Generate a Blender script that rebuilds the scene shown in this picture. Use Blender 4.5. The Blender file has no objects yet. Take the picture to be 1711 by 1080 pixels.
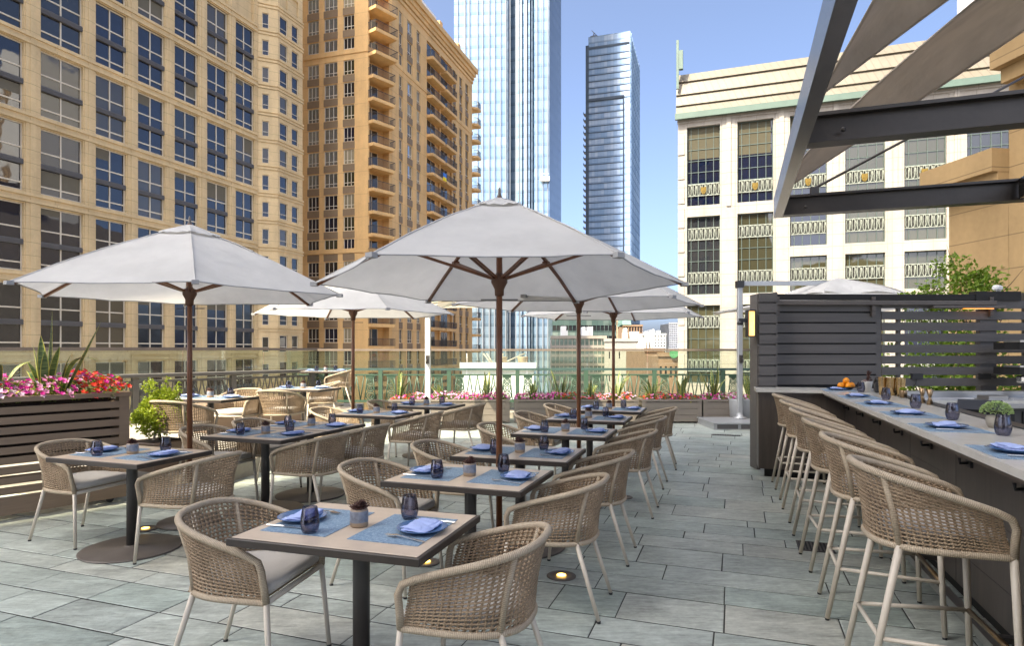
import bpy, math, random
from mathutils import Vector, Matrix, noise as mnoise
random.seed(7)
SC = bpy.context.scene
COL = SC.collection
PI = math.pi
def R(a): return math.radians(a)
def V(*a): return Vector(a)
F = 1066.0; CX = 855.5; HY = 583.0; EYE = 1.56
def at(px, Z, h=0.0):
    """world point seen in column px at distance Z and height h"""
    return V((px - CX) * Z / F, Z, h)
UA = R(19.4)
U = V(math.sin(UA), math.cos(UA), 0)          # along the rows, away from the camera
W = V(math.cos(UA), -math.sin(UA), 0)         # across the rows, towards the bar

# ------------------------------------------------------------------ mesh builder
class MB:
    def __init__(s): s.v=[]; s.f=[]; s.m=[]; s.uv={}; s.sm=[]
    def face(s, idx, m=0, uv=None, smooth=False):
        if uv: s.uv[len(s.f)] = uv
        s.f.append(tuple(idx)); s.m.append(m); s.sm.append(smooth)
    def quad(s, a, b, c, d, m=0, uv=None, smooth=False):
        n=len(s.v); s.v += [tuple(a),tuple(b),tuple(c),tuple(d)]; s.face((n,n+1,n+2,n+3), m, uv, smooth)
    def poly(s, pts, m=0):
        n=len(s.v); s.v += [tuple(p) for p in pts]; s.face(range(n,n+len(pts)), m)
    def box(s, c, d, m=0, rot=None, bev=0.0):
        hx,hy,hz = d[0]/2,d[1]/2,d[2]/2
        c=Vector(c)
        if bev<=0:
            co=[(-hx,-hy,-hz),(hx,-hy,-hz),(hx,hy,-hz),(-hx,hy,-hz),(-hx,-hy,hz),(hx,-hy,hz),(hx,hy,hz),(-hx,hy,hz)]
            fs=[(0,3,2,1),(4,5,6,7),(0,1,5,4),(1,2,6,5),(2,3,7,6),(3,0,4,7)]
        else:
            b=min(bev,hx*.9,hy*.9,hz*.9)
            co=[]; 
            for (z,ins) in ((-hz,b),(-hz+b,0),(hz-b,0),(hz,b)):
                x,y=hx-ins,hy-ins
                bb=b if ins==0 else b*.4
                co += [(-x+bb,-y,z),(x-bb,-y,z),(x,-y+bb,z),(x,y-bb,z),(x-bb,y,z),(-x+bb,y,z),(-x,y-bb,z),(-x,-y+bb,z)]
            fs=[tuple(range(7,-1,-1)), tuple(range(24,32))]
            for k in range(3):
                for i in range(8):
                    j=(i+1)%8; fs.append((k*8+i,k*8+j,k*8+8+j,k*8+8+i))
        n=len(s.v)
        for p in co:
            p=Vector(p)
            if rot is not None: p = rot @ p
            s.v.append(tuple(c+p))
        for f in fs: s.face([n+i for i in f], m)
    def box2(s, a, b, m=0, bev=0.0):
        a=Vector(a); b=Vector(b); s.box((a+b)/2, [abs(b[i]-a[i]) for i in range(3)], m, None, bev)
    def beam(s, a, b, w, h, m=0, up=V(0,0,1)):
        """box of width w and height h running from a to b"""
        a=Vector(a); b=Vector(b); d=(b-a); L=d.length; d.normalize()
        x=d.cross(up)
        if x.length<1e-5: x=d.cross(V(0,1,0))
        x.normalize(); z=x.cross(d)
        rot=Matrix((x,d,z)).transposed()
        s.box((a+b)/2,(w,L,h),m,rot)
    def prism(s, poly, z0, z1, m=0, caps=True):
        n=len(s.v); k=len(poly)
        s.v += [(p[0],p[1],z0) for p in poly] + [(p[0],p[1],z1) for p in poly]
        for i in range(k):
            j=(i+1)%k; s.face((n+i,n+j,n+k+j,n+k+i), m)
        if caps:
            s.face([n+k+i for i in range(k)], m); s.face([n+i for i in range(k-1,-1,-1)], m)
    def tube(s, pts, r, seg=8, m=0, closed=False, caps=True, smooth=True):
        pts=[Vector(p) for p in pts]; k=len(pts)
        rs = r if isinstance(r,(list,tuple)) else [r]*k
        n=len(s.v); prev=None; L=0; Ls=[]
        for i,p in enumerate(pts):
            if closed: t=pts[(i+1)%k]-pts[i-1]
            else: t=pts[min(i+1,k-1)]-pts[max(i-1,0)]
            t.normalize()
            if prev is None:
                x=t.cross(V(0,0,1))
                if x.length<1e-3: x=t.cross(V(0,1,0))
            else: x=prev-t*prev.dot(t)
            x.normalize(); prev=x; y=t.cross(x)
            if i: L+=(pts[i]-pts[i-1]).length
            Ls.append(L)
            for q in range(seg):
                a=2*PI*q/seg; s.v.append(tuple(p+(x*math.cos(a)+y*math.sin(a))*rs[i]))
        ring=k if closed else k-1
        for i in range(ring):
            j=(i+1)%k
            l0=Ls[i]; l1=Ls[j] if j else Ls[i]+(pts[0]-pts[-1]).length
            for q in range(seg):
                w=(q+1)%seg
                s.face((n+i*seg+q,n+i*seg+w,n+j*seg+w,n+j*seg+q), m, ((l0,q/seg),(l0,(q+1)/seg),(l1,(q+1)/seg),(l1,q/seg)), smooth)
        if caps and not closed:
            s.face([n+q for q in range(seg-1,-1,-1)], m); s.face([n+(k-1)*seg+q for q in range(seg)], m)
    def lathe(s, prof, seg=20, c=(0,0,0), m=0, ms=None, smooth=True):
        n=len(s.v); k=len(prof)
        for (r,z) in prof:
            for q in range(seg):
                a=2*PI*q/seg; s.v.append((c[0]+r*math.cos(a),c[1]+r*math.sin(a),c[2]+z))
        for i in range(k-1):
            mm = ms[i] if ms else m
            for q in range(seg):
                w=(q+1)%seg; s.face((n+i*seg+q,n+i*seg+w,n+(i+1)*seg+w,n+(i+1)*seg+q), mm, None, smooth)
        if prof[0][0]>1e-4: s.face([n+q for q in range(seg-1,-1,-1)], ms[0] if ms else m)
        if prof[-1][0]>1e-4: s.face([n+(k-1)*seg+q for q in range(seg)], ms[-1] if ms else m)
    def grid(s, fn, nx, ny, m=0, smooth=True, uv=False):
        n=len(s.v)
        for j in range(ny+1):
            for i in range(nx+1): s.v.append(tuple(fn(i/nx,j/ny)))
        for j in range(ny):
            for i in range(nx):
                a=n+j*(nx+1)+i
                s.face((a,a+1,a+nx+2,a+nx+1), m, ((i/nx,j/ny),((i+1)/nx,j/ny),((i+1)/nx,(j+1)/ny),(i/nx,(j+1)/ny)) if uv else None, smooth)
    def slab(s, fn, nx, ny, t, m=0):
        """closed soft slab: fn(u,v) is its middle surface"""
        n=len(s.v); r=nx+1
        for sg in (1,-1):
            for j in range(ny+1):
                for i in range(nx+1):
                    e = 0.35 if i in (0,nx) or j in (0,ny) else 1
                    p=Vector(fn(i/nx,j/ny)); s.v.append((p.x,p.y,p.z+sg*t/2*e))
        o=r*(ny+1)
        for j in range(ny):
            for i in range(nx):
                a=n+j*r+i
                s.face((a,a+1,a+r+1,a+r),m,None,True); s.face((a+o,a+o+r,a+o+r+1,a+o+1),m,None,True)
        for i in range(nx):
            a=n+i; s.face((a,a+o,a+o+1,a+1),m,None,True)
            a=n+ny*r+i; s.face((a,a+1,a+o+1,a+o),m,None,True)
        for j in range(ny):
            a=n+j*r; s.face((a,a+r,a+r+o,a+o),m,None,True)
            a=n+j*r+nx; s.face((a,a+o,a+o+r,a+r),m,None,True)
    def sphere(s, c, r, seg=14, rings=9, m=0, sq=(1,1,1)):
        n0=len(s.v)
        prof=[(math.sin(PI*i/rings)*r,-math.cos(PI*i/rings)*r) for i in range(rings+1)]
        prof[0]=(1e-5,-r); prof[-1]=(1e-5,r)
        s.lathe(prof,seg,(0,0,0),m)
        for i in range(n0,len(s.v)):
            p=s.v[i]; s.v[i]=(c[0]+p[0]*sq[0],c[1]+p[1]*sq[1],c[2]+p[2]*sq[2])
    def mesh(s, name, mats):
        me=bpy.data.meshes.new(name); me.from_pydata(s.v,[],s.f)
        for m in (mats if isinstance(mats,(list,tuple)) else [mats]): me.materials.append(m)
        me.polygons.foreach_set('material_index', s.m)
        me.polygons.foreach_set('use_smooth', s.sm)
        if s.uv:
            ul=me.uv_layers.new(name='UVMap')
            for fi,uv in s.uv.items():
                ls=me.polygons[fi].loop_start
                for k,t in enumerate(uv): ul.data[ls+k].uv=t
        me.update(); return me
    def build(s, name, mats, parent=None, loc=None, rz=0):
        return put(s.mesh(name,mats), name, parent, loc, rz)

def put(me, name, parent=None, loc=None, rz=0):
    o=bpy.data.objects.new(name, me); COL.objects.link(o)
    if parent is not None: o.parent=parent
    if loc is not None: o.location=loc
    if rz: o.rotation_euler=(0,0,rz)
    return o
def tag(o, label=None, cat=None, group=None, kind=None):
    if label: o['label']=label
    if cat: o['category']=cat
    if group: o['group']=group
    if kind: o['kind']=kind
    return o
def empty(name, loc=(0,0,0), rz=0):
    o=bpy.data.objects.new(name,None); COL.objects.link(o); o.location=loc; o.rotation_euler=(0,0,rz)
    o.empty_display_size=.1; return o
def copy_tree(o, parent=None):
    c=o.copy(); COL.objects.link(c)
    if parent is not None: c.parent=parent
    for ch in KIDS.get(o.name, ()) : copy_tree(ch, c)
    return c
KIDS={}
def remember(o):
    for ch in o.children:
        KIDS.setdefault(o.name,[]).append(ch); remember(ch)
class Proto:
    """the first placing moves the thing itself, later ones copy it and its parts"""
    def __init__(s, root): s.root=root; s.used=False; remember(root)
    def place(s, loc, rz=0, label=None, group=None, scale=None):
        o = s.root if not s.used else copy_tree(s.root)
        s.used=True; o.location=loc; o.rotation_euler=(0,0,rz)
        if scale: o.scale=(scale,)*3
        if label: o['label']=label
        if group: o['group']=group
        return o

# ------------------------------------------------------------------ materials
def lin(c):
    return tuple((x/12.92 if x<=.04045 else ((x+.055)/1.055)**2.4) for x in c)
class NT:
    def __init__(s, name):
        s.mat=bpy.data.materials.new(name); s.mat.use_nodes=True; s.t=s.mat.node_tree; s.n=s.t.nodes; s.l=s.t.links
        s.bsdf=s.n['Principled BSDF']; s.out=s.n['Material Output']
    def new(s, ty, **kw):
        n=s.n.new(ty)
        for k,v in kw.items():
            if k.startswith('i_'): n.inputs[k[2:].replace('_',' ')].default_value=v
            else: setattr(n,k,v)
        return n
    def link(s,a,b): s.l.new(a,b)
    def math(s, op, a, b=None, c=None):
        n=s.n.new('ShaderNodeMath'); n.operation=op
        for i,x in enumerate((a,b,c)):
            if x is None: continue
            if isinstance(x,(int,float)): n.inputs[i].default_value=x
            else: s.link(x,n.inputs[i])
        return n.outputs[0]
    def mix(s, f, a, b, blend='MIX'):
        n=s.n.new('ShaderNodeMix'); n.data_type='RGBA'; n.blend_type=blend
        for sock,x in ((n.inputs[0],f),(n.inputs[6],a),(n.inputs[7],b)):
            if isinstance(x,(int,float)): sock.default_value=x
            elif isinstance(x,tuple): sock.default_value=(*x[:3],1)
            else: s.link(x,sock)
        return n.outputs[2]
    def coord(s, which='Object', scale=(1,1,1), rot=(0,0,0)):
        tc=s.n.new('ShaderNodeTexCoord'); mp=s.n.new('ShaderNodeMapping')
        mp.inputs['Scale'].default_value=scale; mp.inputs['Rotation'].default_value=rot
        s.link(tc.outputs[which],mp.inputs[0]); return mp.outputs[0]
    def noise(s, vec, scale, detail=4, rough=.55, out=0):
        n=s.n.new('ShaderNodeTexNoise'); n.inputs['Scale'].default_value=scale; n.inputs['Detail'].default_value=detail; n.inputs['Roughness'].default_value=rough
        s.link(vec,n.inputs['Vector']); return n.outputs[out]
    def ramp(s, f, stops):
        n=s.n.new('ShaderNodeValToRGB'); e=n.color_ramp.elements
        while len(e)<len(stops): e.new(.5)
        for k,(p,c) in enumerate(stops): e[k].position=p; e[k].color=(*c[:3],1) if isinstance(c,tuple) else (c,c,c,1)
        s.link(f,n.inputs[0]); return n.outputs[0]
    def bump(s, h, strength=.3, dist=.01):
        n=s.n.new('ShaderNodeBump'); n.inputs['Strength'].default_value=strength; n.inputs['Distance'].default_value=dist
        s.link(h,n.inputs['Height']); s.link(n.outputs[0],s.bsdf.inputs['Normal']); return n
    def base(s,x):
        if isinstance(x,tuple): s.bsdf.inputs['Base Color'].default_value=(*x[:3],1)
        else: s.link(x,s.bsdf.inputs['Base Color'])
def mat(name, c, rough=.6, metal=0., var=.18, scale=4., bump=0., bscale=60., stretch=(1,1,1), spec=.5, hue=None):
    """plain surface: colour with two scales of noise, optional grain bump"""
    t=NT(name); co=t.coord('Object',stretch)
    n1=t.noise(co,scale,5); n2=t.noise(co,scale*9,3)
    f=t.math('ADD',t.math('MULTIPLY',n1,.7),t.math('MULTIPLY',n2,.3))
    d=tuple(x*(1-var) for x in c); b=tuple(min(1,x*(1+var)) for x in (hue or c))
    t.base(t.ramp(f,[(.3,d),(.7,b)]))
    t.bsdf.inputs['Roughness'].default_value=rough; t.bsdf.inputs['Metallic'].default_value=metal
    t.bsdf.inputs['Specular IOR Level'].default_value=spec
    if bump: t.bump(t.noise(co,bscale,4),bump,.004)
    return t.mat

M={}
def setup_materials():
    M['frame']=mat('painted_metal_beige',(0.560,0.493,0.403),.42,0,.06,6)
    M['dark_metal']=mat('dark_powder_coat',(.045,.04,.037),.42,.0,.15,5,.08,200)
    M['umber_metal']=mat('umber_powder_coat',(.105,.088,.075),.42,.0,.2,6,.06,250)
    M['cushion']=mat('cushion_fabric',(0.519,0.480,0.428),.9,0,.06,8,.25,900)
    M['tabletop']=mat('table_laminate',(0.526,0.420,0.325),.33,0,.09,14,.03,300)
    M['tablewood']=mat('table_wood',(0.032,0.024,0.019),.45,0,.25,3,.08,90,(1,9,1))
    M['plate']=mat('blue_glazed_plate',(0.058,0.135,0.281),.2,0,.15,20)
    M['napkin']=mat('blue_napkin_cotton',(0.355,0.438,0.707),.9,0,.08,25,.3,700)
    M['steel']=mat('cutlery_steel',(.72,.71,.69),.22,1.,.04,10)
    M['brushed']=mat('brushed_steel',(.42,.41,.40),.32,1.,.12,3,.1,80,(1,1,18))
    M['gold']=mat('brushed_gold',(.62,.43,.22),.25,1.,.1,6)
    M['canvas_seam']=mat('canvas_trim_grey',(.34,.34,.34),.8,0,.1,10)
    M['wood_pole']=mat('stained_pole_wood',(.155,.055,.022),.35,0,.3,5,.08,60,(6,6,.5))
    M['slat_dark']=mat('charcoal_slat',(0.093,0.085,0.080),.5,0,.16,3,.12,50,(.4,6,6))
    M['slat_taupe']=mat('taupe_board',(0.243,0.168,0.113),.55,0,.16,3,.15,50,(.4,5,5))
    M['bar_panel']=mat('bar_panel_wood',(0.084,0.068,0.058),.42,0,.25,3,.1,60,(7,7,.6))
    M['joint_dark']=mat('recess_black',(.012,.011,.010),.7,0,.1)
    M['quartz']=mat('bar_quartz',(0.517,0.498,0.453),.22,0,.09,9,.0,10)
    M['pot']=None
    M['soil']=mat('potting_soil',(.05,.033,.022),.95,0,.4,30,.8,90)
    M['green_paint']=mat('green_railing_paint',(.05,.10,.066),.45,0,.15,5)
    M['teal_paint']=mat('teal_cap_paint',(.05,.095,.085),.4,0,.15,5)
    M['rail_dark']=mat('bronze_railing_paint',(0.111,0.104,0.091),.45,0,.15,5)
    M['cap_tan']=mat('glass_cap_bronze',(.23,.18,.14),.42,.3,.12,5)
    M['concrete']=mat('terrace_concrete',(.33,.30,.25),.85,0,.18,2,.3,40)
    M['white_metal']=mat('white_mast_paint',(.66,.66,.66),.35,0,.05,4)
    M['grey_metal']=mat('grey_mast_paint',(.36,.37,.38),.35,.3,.08,4)
    M['orange']=mat('orange_peel',(.80,.27,.012),.42,0,.12,16,.35,220)
    M['white_ceramic']=mat('white_ceramic',(.66,.64,.60),.35,0,.05,8)
    M['black_plastic']=mat('black_plastic',(.018,.018,.019),.4,0,.2,8)
    M['sail']=canvas('sail_cloth',(0.575,0.494,0.414))
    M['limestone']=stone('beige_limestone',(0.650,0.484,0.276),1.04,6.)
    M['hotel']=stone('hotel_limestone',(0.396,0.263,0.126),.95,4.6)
    M['orange_conc']=stone('ochre_concrete',(0.672,0.416,0.184),3.0,40.)
    M['white_stone']=stone('pale_limestone',(.335,.302,.265),.95,1.4,.82)
    M['brown_panel']=mat('brown_spandrel',(.20,.135,.08),.7,0,.1,.6)
    M['mullion']=mat('window_frame_cream',(.62,.55,.44),.5,0,.06,1)
    M['spandrel']=mat('grey_spandrel_metal',(.085,.08,.08),.5,.0,.1,2)
    M['green_metal']=mat('verdigris_metal',(0.080,0.124,0.104),.5,.1,.12,1)
    M['pale_green']=mat('pale_ornament_paint',(0.240,0.258,0.222),.5,0,.06,1)
    M['crest']=mat('gilt_crest',(0.154,0.095,0.010),.4,.2,.2,6)
    M['roof_metal']=seam('standing_seam_roof',(0.132,0.111,0.082))
    M['balcony_rail']=mat('balcony_dark_rail',(.05,.042,.038),.5,0,.1,2)
    M['asphalt']=mat('city_ground',(.16,.15,.14),.9,0,.3,.05)
    M['pale_wall']=mat('white_render_wall',(.74,.74,.73),.7,0,.05,.5)
    M['tan_wall']=mat('tan_brick_wall',(.40,.29,.19),.85,0,.2,.7)
    M['red_brick']=mat('red_brick_wall',(0.232,0.142,0.095),.85,0,.25,.7)
    M['brown_brick']=mat('brown_brick_wall',(.22,.14,.085),.85,0,.2,.7)
    M['slate_roof']=mat('green_copper_roof',(.12,.22,.19),.6,0,.2,.7)
    M['glass_dark']=pane('window_glass_dark',(.006,.010,.028))
    M['glass_blind']=pane('window_glass_blind',(.075,.062,.042),.05)
    M['glass_grey']=pane('window_glass_grey',(.020,.022,.026))
    M['glass_olive']=pane('window_glass_olive',(.055,.052,.030))
    M['glass_cream']=pane('window_glass_curtain',(.33,.28,.19),.2)
    M['tower_a']=curtain('tower_glass_pale',(.19,.30,.42),(.34,.46,.57),1.55,3.9)
    M['tower_b']=curtain('tower_glass_blue',(.36,.52,.70),(.74,.83,.92),1.5,3.05)
    M['tower_shade']=curtain('tower_glass_shaded',(.11,.145,.175),(.16,.20,.24),1.5,3.5)  # darker copy of the tower glass: the sides' shade is put into the colour
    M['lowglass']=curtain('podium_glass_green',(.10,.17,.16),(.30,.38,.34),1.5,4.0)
    M['rail_glass']=railglass()
    M['tumbler']=tumbler()
    M['rope']=rope('rope_wrap',True); M['cord']=rope('woven_cord',False)
    M['canvas']=canvas('umbrella_canvas',(.71,.695,.665)); M['canvas_warm']=canvas('umbrella_canvas_cream',(.78,.70,.56))
    M['placemat']=placemat(); M['slate']=slate(); M['pottery']=pottery()
    M['leaf']=leaf('boxwood_leaf',(.17,.25,.02),(.38,.44,.045)); M['leaf_dark']=leaf('impatiens_leaf',(.06,.11,.015),(.22,.26,.03))
    M['tree_leaf']=leaf('street_tree_leaf',(.09,.17,.010),(.22,.32,.03)); M['snake']=snake(); M['sedum']=leaf('sedum_leaf',(.25,.40,.10),(.60,.72,.38))
    M['yellow_leaf']=leaf('yellow_leaf',(.45,.42,.03),(.60,.55,.08))
    M['echeveria']=leaf('echeveria_leaf',(.055,.022,.018),(.14,.06,.042))
    M['bark']=mat('tree_bark',(.075,.05,.035),.9,0,.3,12,.5,60)
    for k,c in dict(magenta=(.62,.02,.30),pink=(.75,.28,.52),red=(.68,.035,.015),lilac=(.78,.55,.74),coral=(.72,.10,.10)).items():
        M['petal_'+k]=leaf('petal_'+k,tuple(x*.85 for x in c),c)
    M['lamp_lens']=glow('uplight_lens',(1,.62,.16),1.3); M['lantern']=glow('lantern_panel',(1,.50,.08),.42); M['heat']=glow('heater_element',(1,.33,.04),.5)
    M['flag_blue']=mat('flag_blue',(.02,.16,.55),.8); M['flag_yellow']=mat('flag_yellow',(.85,.62,.02),.8)
    M['sign_green']=mat('sign_green',(.06,.25,.12),.6)

def glow(name,c,s):
    t=NT(name); t.base((.9,.8,.6)); t.bsdf.inputs['Emission Color'].default_value=(*c,1)
    co=t.coord('Object'); n=t.noise(co,14,2)
    t.link(t.math('MULTIPLY_ADD',n,s*.6,s*.7),t.bsdf.inputs['Emission Strength']); return t.mat
def stone(name,c,course,length,rough=.8):
    """cast stone with thin joints and weather stains, in the wall's own metres"""
    t=NT(name); co=t.coord('Object'); sep=t.new('ShaderNodeSeparateXYZ'); t.link(co,sep.inputs[0])
    def line(sock,period,w):
        f=t.math('FRACT',t.math('DIVIDE',sock,period)); return t.math('LESS_THAN',f,w/period)
    j=t.math('MAXIMUM',line(sep.outputs[2],course,.035),line(t.math('ADD',sep.outputs[0],sep.outputs[1]),length,.03))
    n1=t.noise(co,.25,5,.6); n2=t.noise(co,6,4)
    st=t.noise(t.coord('Object',(1.3,1.3,.12)),1.0,4)
    f=t.math('ADD',t.math('MULTIPLY',n1,.5),t.math('ADD',t.math('MULTIPLY',n2,.2),t.math('MULTIPLY',st,.3)))
    col=t.ramp(f,[(.32,tuple(x*.72 for x in c)),(.68,tuple(min(1,x*1.16) for x in c))])
    t.base(t.mix(j,col,tuple(x*.55 for x in c)))
    t.bsdf.inputs['Roughness'].default_value=rough; t.bump(n2,.15,.02); return t.mat
def seam(name,c):
    t=NT(name); co=t.coord('Object'); sep=t.new('ShaderNodeSeparateXYZ'); t.link(co,sep.inputs[0])
    f=t.math('FRACT',t.math('DIVIDE',t.math('ADD',sep.outputs[0],sep.outputs[1]),.55)); j=t.math('LESS_THAN',f,.16)
    n=t.noise(co,.7,4); col=t.ramp(n,[(.3,tuple(x*.85 for x in c)),(.7,tuple(x*1.1 for x in c))])
    t.base(t.mix(j,col,tuple(x*.82 for x in c))); t.bsdf.inputs['Roughness'].default_value=.5
    t.bump(j,.6,.05); return t.mat
def pane(name,c,rough=.03):
    t=NT(name); oi=t.new('ShaderNodeObjectInfo')
    t.base(t.mix(t.math('MULTIPLY',oi.outputs['Random'],.6),c,tuple(x*.35 for x in c)))
    t.bsdf.inputs['Roughness'].default_value=rough; t.bsdf.inputs['Specular IOR Level'].default_value=.5; t.bsdf.inputs['IOR'].default_value=1.75
    co=t.coord('Object'); t.bump(t.noise(co,.6,1),.07,.25); return t.mat
def mirror(name,c):
    t=NT(name); oi=t.new('ShaderNodeObjectInfo'); t.base(t.mix(oi.outputs['Random'],c,tuple(x*.6 for x in c)))
    t.bsdf.inputs['Metallic'].default_value=.9; t.bsdf.inputs['Roughness'].default_value=.06; t.bump(t.noise(t.coord('Object'),.6,2),.05,.2); return t.mat
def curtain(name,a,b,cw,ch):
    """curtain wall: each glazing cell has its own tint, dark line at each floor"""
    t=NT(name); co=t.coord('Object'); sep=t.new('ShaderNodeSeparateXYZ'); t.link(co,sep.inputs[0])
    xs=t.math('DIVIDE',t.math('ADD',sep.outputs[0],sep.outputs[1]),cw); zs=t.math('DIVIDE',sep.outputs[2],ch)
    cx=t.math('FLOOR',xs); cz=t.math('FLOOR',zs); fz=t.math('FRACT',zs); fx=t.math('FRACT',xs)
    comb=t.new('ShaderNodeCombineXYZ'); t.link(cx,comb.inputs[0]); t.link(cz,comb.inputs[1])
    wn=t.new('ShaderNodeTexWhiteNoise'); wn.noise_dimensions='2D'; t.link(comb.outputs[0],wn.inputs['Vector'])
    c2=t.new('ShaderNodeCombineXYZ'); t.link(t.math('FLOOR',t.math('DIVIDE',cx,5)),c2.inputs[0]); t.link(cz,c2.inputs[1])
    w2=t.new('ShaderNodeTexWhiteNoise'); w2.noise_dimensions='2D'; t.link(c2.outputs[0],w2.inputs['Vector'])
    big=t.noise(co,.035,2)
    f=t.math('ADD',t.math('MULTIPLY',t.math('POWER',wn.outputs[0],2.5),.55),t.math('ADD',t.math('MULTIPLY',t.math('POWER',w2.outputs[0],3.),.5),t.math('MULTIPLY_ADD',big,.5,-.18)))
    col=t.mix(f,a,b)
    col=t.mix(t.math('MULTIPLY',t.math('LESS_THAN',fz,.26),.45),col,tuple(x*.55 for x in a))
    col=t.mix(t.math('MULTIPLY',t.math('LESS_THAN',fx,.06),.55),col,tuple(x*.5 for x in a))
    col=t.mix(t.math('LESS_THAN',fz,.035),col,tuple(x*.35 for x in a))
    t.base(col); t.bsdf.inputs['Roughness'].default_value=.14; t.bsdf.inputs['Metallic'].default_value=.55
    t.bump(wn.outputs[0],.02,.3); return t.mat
def railglass():
    t=NT('railing_glass'); g=t.new('ShaderNodeBsdfGlossy'); g.inputs['Roughness'].default_value=.02; g.inputs['Color'].default_value=(.9,1,.95,1)
    tr=t.new('ShaderNodeBsdfTransparent'); tr.inputs['Color'].default_value=(.90,.935,.87,1)
    fr=t.new('ShaderNodeFresnel'); fr.inputs['IOR'].default_value=1.5
    df=t.new('ShaderNodeBsdfDiffuse'); df.inputs['Color'].default_value=(.55,.62,.52,1)
    m0=t.new('ShaderNodeMixShader'); m0.inputs[0].default_value=.035; t.link(tr.outputs[0],m0.inputs[1]); t.link(df.outputs[0],m0.inputs[2])
    m1=t.new('ShaderNodeMixShader'); t.link(t.math('MULTIPLY',fr.outputs[0],1.3),m1.inputs[0]); t.link(m0.outputs[0],m1.inputs[1]); t.link(g.outputs[0],m1.inputs[2])
    t.link(m1.outputs[0],t.out.inputs[0]); return t.mat
def tumbler():
    t=NT('smoky_blue_glass'); g=t.new('ShaderNodeBsdfGlossy'); g.inputs['Roughness'].default_value=.03; g.inputs['Color'].default_value=(.95,.97,1,1)
    lw=t.new('ShaderNodeLayerWeight'); lw.inputs['Blend'].default_value=.35
    tr=t.new('ShaderNodeBsdfTransparent')
    t.link(t.mix(lw.outputs['Facing'],(.68,.68,.75),(.25,.24,.31)),tr.inputs['Color'])
    fr=t.new('ShaderNodeFresnel'); fr.inputs['IOR'].default_value=1.5
    m1=t.new('ShaderNodeMixShader'); t.link(t.math('MULTIPLY_ADD',fr.outputs[0],.5,.01),m1.inputs[0]); t.link(tr.outputs[0],m1.inputs[1]); t.link(g.outputs[0],m1.inputs[2])
    t.link(m1.outputs[0],t.out.inputs[0]); return t.mat
def rope(name,wrap):
    t=NT(name); co=t.coord('Object'); n=t.noise(co,9,4); n2=t.noise(co,160,2)
    c0=(.37,.285,.195) if wrap else (.18,.118,.068); c1=(.58,.475,.35) if wrap else (.46,.335,.22)
    f=t.math('ADD',t.math('MULTIPLY',n,.5),t.math('MULTIPLY',n2,.5))
    col=t.ramp(f,[(.3,c0),(.7,c1)])
    t.bsdf.inputs['Roughness'].default_value=.75
    uv=t.new('ShaderNodeUVMap'); uv.uv_map='UVMap'; sp=t.new('ShaderNodeSeparateXYZ'); t.link(uv.outputs[0],sp.inputs[0])
    per=.0075 if wrap else .012
    tw=t.math('ADD',t.math('MULTIPLY',sp.outputs[0],2*PI/per),t.math('MULTIPLY',sp.outputs[1],2*PI if wrap else 4*PI))
    s=t.math('MULTIPLY_ADD',t.math('SINE',tw),.5,.5)
    t.base(t.mix(t.math('MULTIPLY',t.math('SUBTRACT',1.,s),.42 if wrap else .25),col,(.10,.07,.042)))
    t.bump(s,.6,.0025); return t.mat
def canvas(name,c):
    t=NT(name); co=t.coord('Object'); n=t.noise(co,2.2,5,.6); n2=t.noise(co,700,2)
    col=t.ramp(n,[(.28,tuple(x*.84 for x in c)),(.62,c)])
    d=t.new('ShaderNodeBsdfDiffuse'); tl=t.new('ShaderNodeBsdfTranslucent'); t.link(col,d.inputs[0]); t.link(col,tl.inputs[0])
    b=t.new('ShaderNodeBump'); b.inputs['Strength'].default_value=.6; b.inputs['Distance'].default_value=.04
    t.link(t.noise(t.coord('Object',(1,1,3)),3.2,3),b.inputs['Height']); t.link(b.outputs[0],d.inputs['Normal'])
    m=t.new('ShaderNodeMixShader'); m.inputs[0].default_value=.38; t.link(d.outputs[0],m.inputs[1]); t.link(tl.outputs[0],m.inputs[2])
    t.link(m.outputs[0],t.out.inputs[0]); return t.mat
def placemat():
    t=NT('woven_placemat'); a=t.noise(t.coord('Object',(10,70,10)),5,3); b=t.noise(t.coord('Object',(70,10,10)),5,3)
    f=t.math('ADD',t.math('MULTIPLY',a,.5),t.math('MULTIPLY',b,.5))
    t.base(t.ramp(f,[(.36,(.065,.13,.205)),(.5,(.15,.25,.35)),(.64,(.38,.47,.55))])); t.bsdf.inputs['Roughness'].default_value=.55
    t.bump(f,.5,.002); return t.mat
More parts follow.
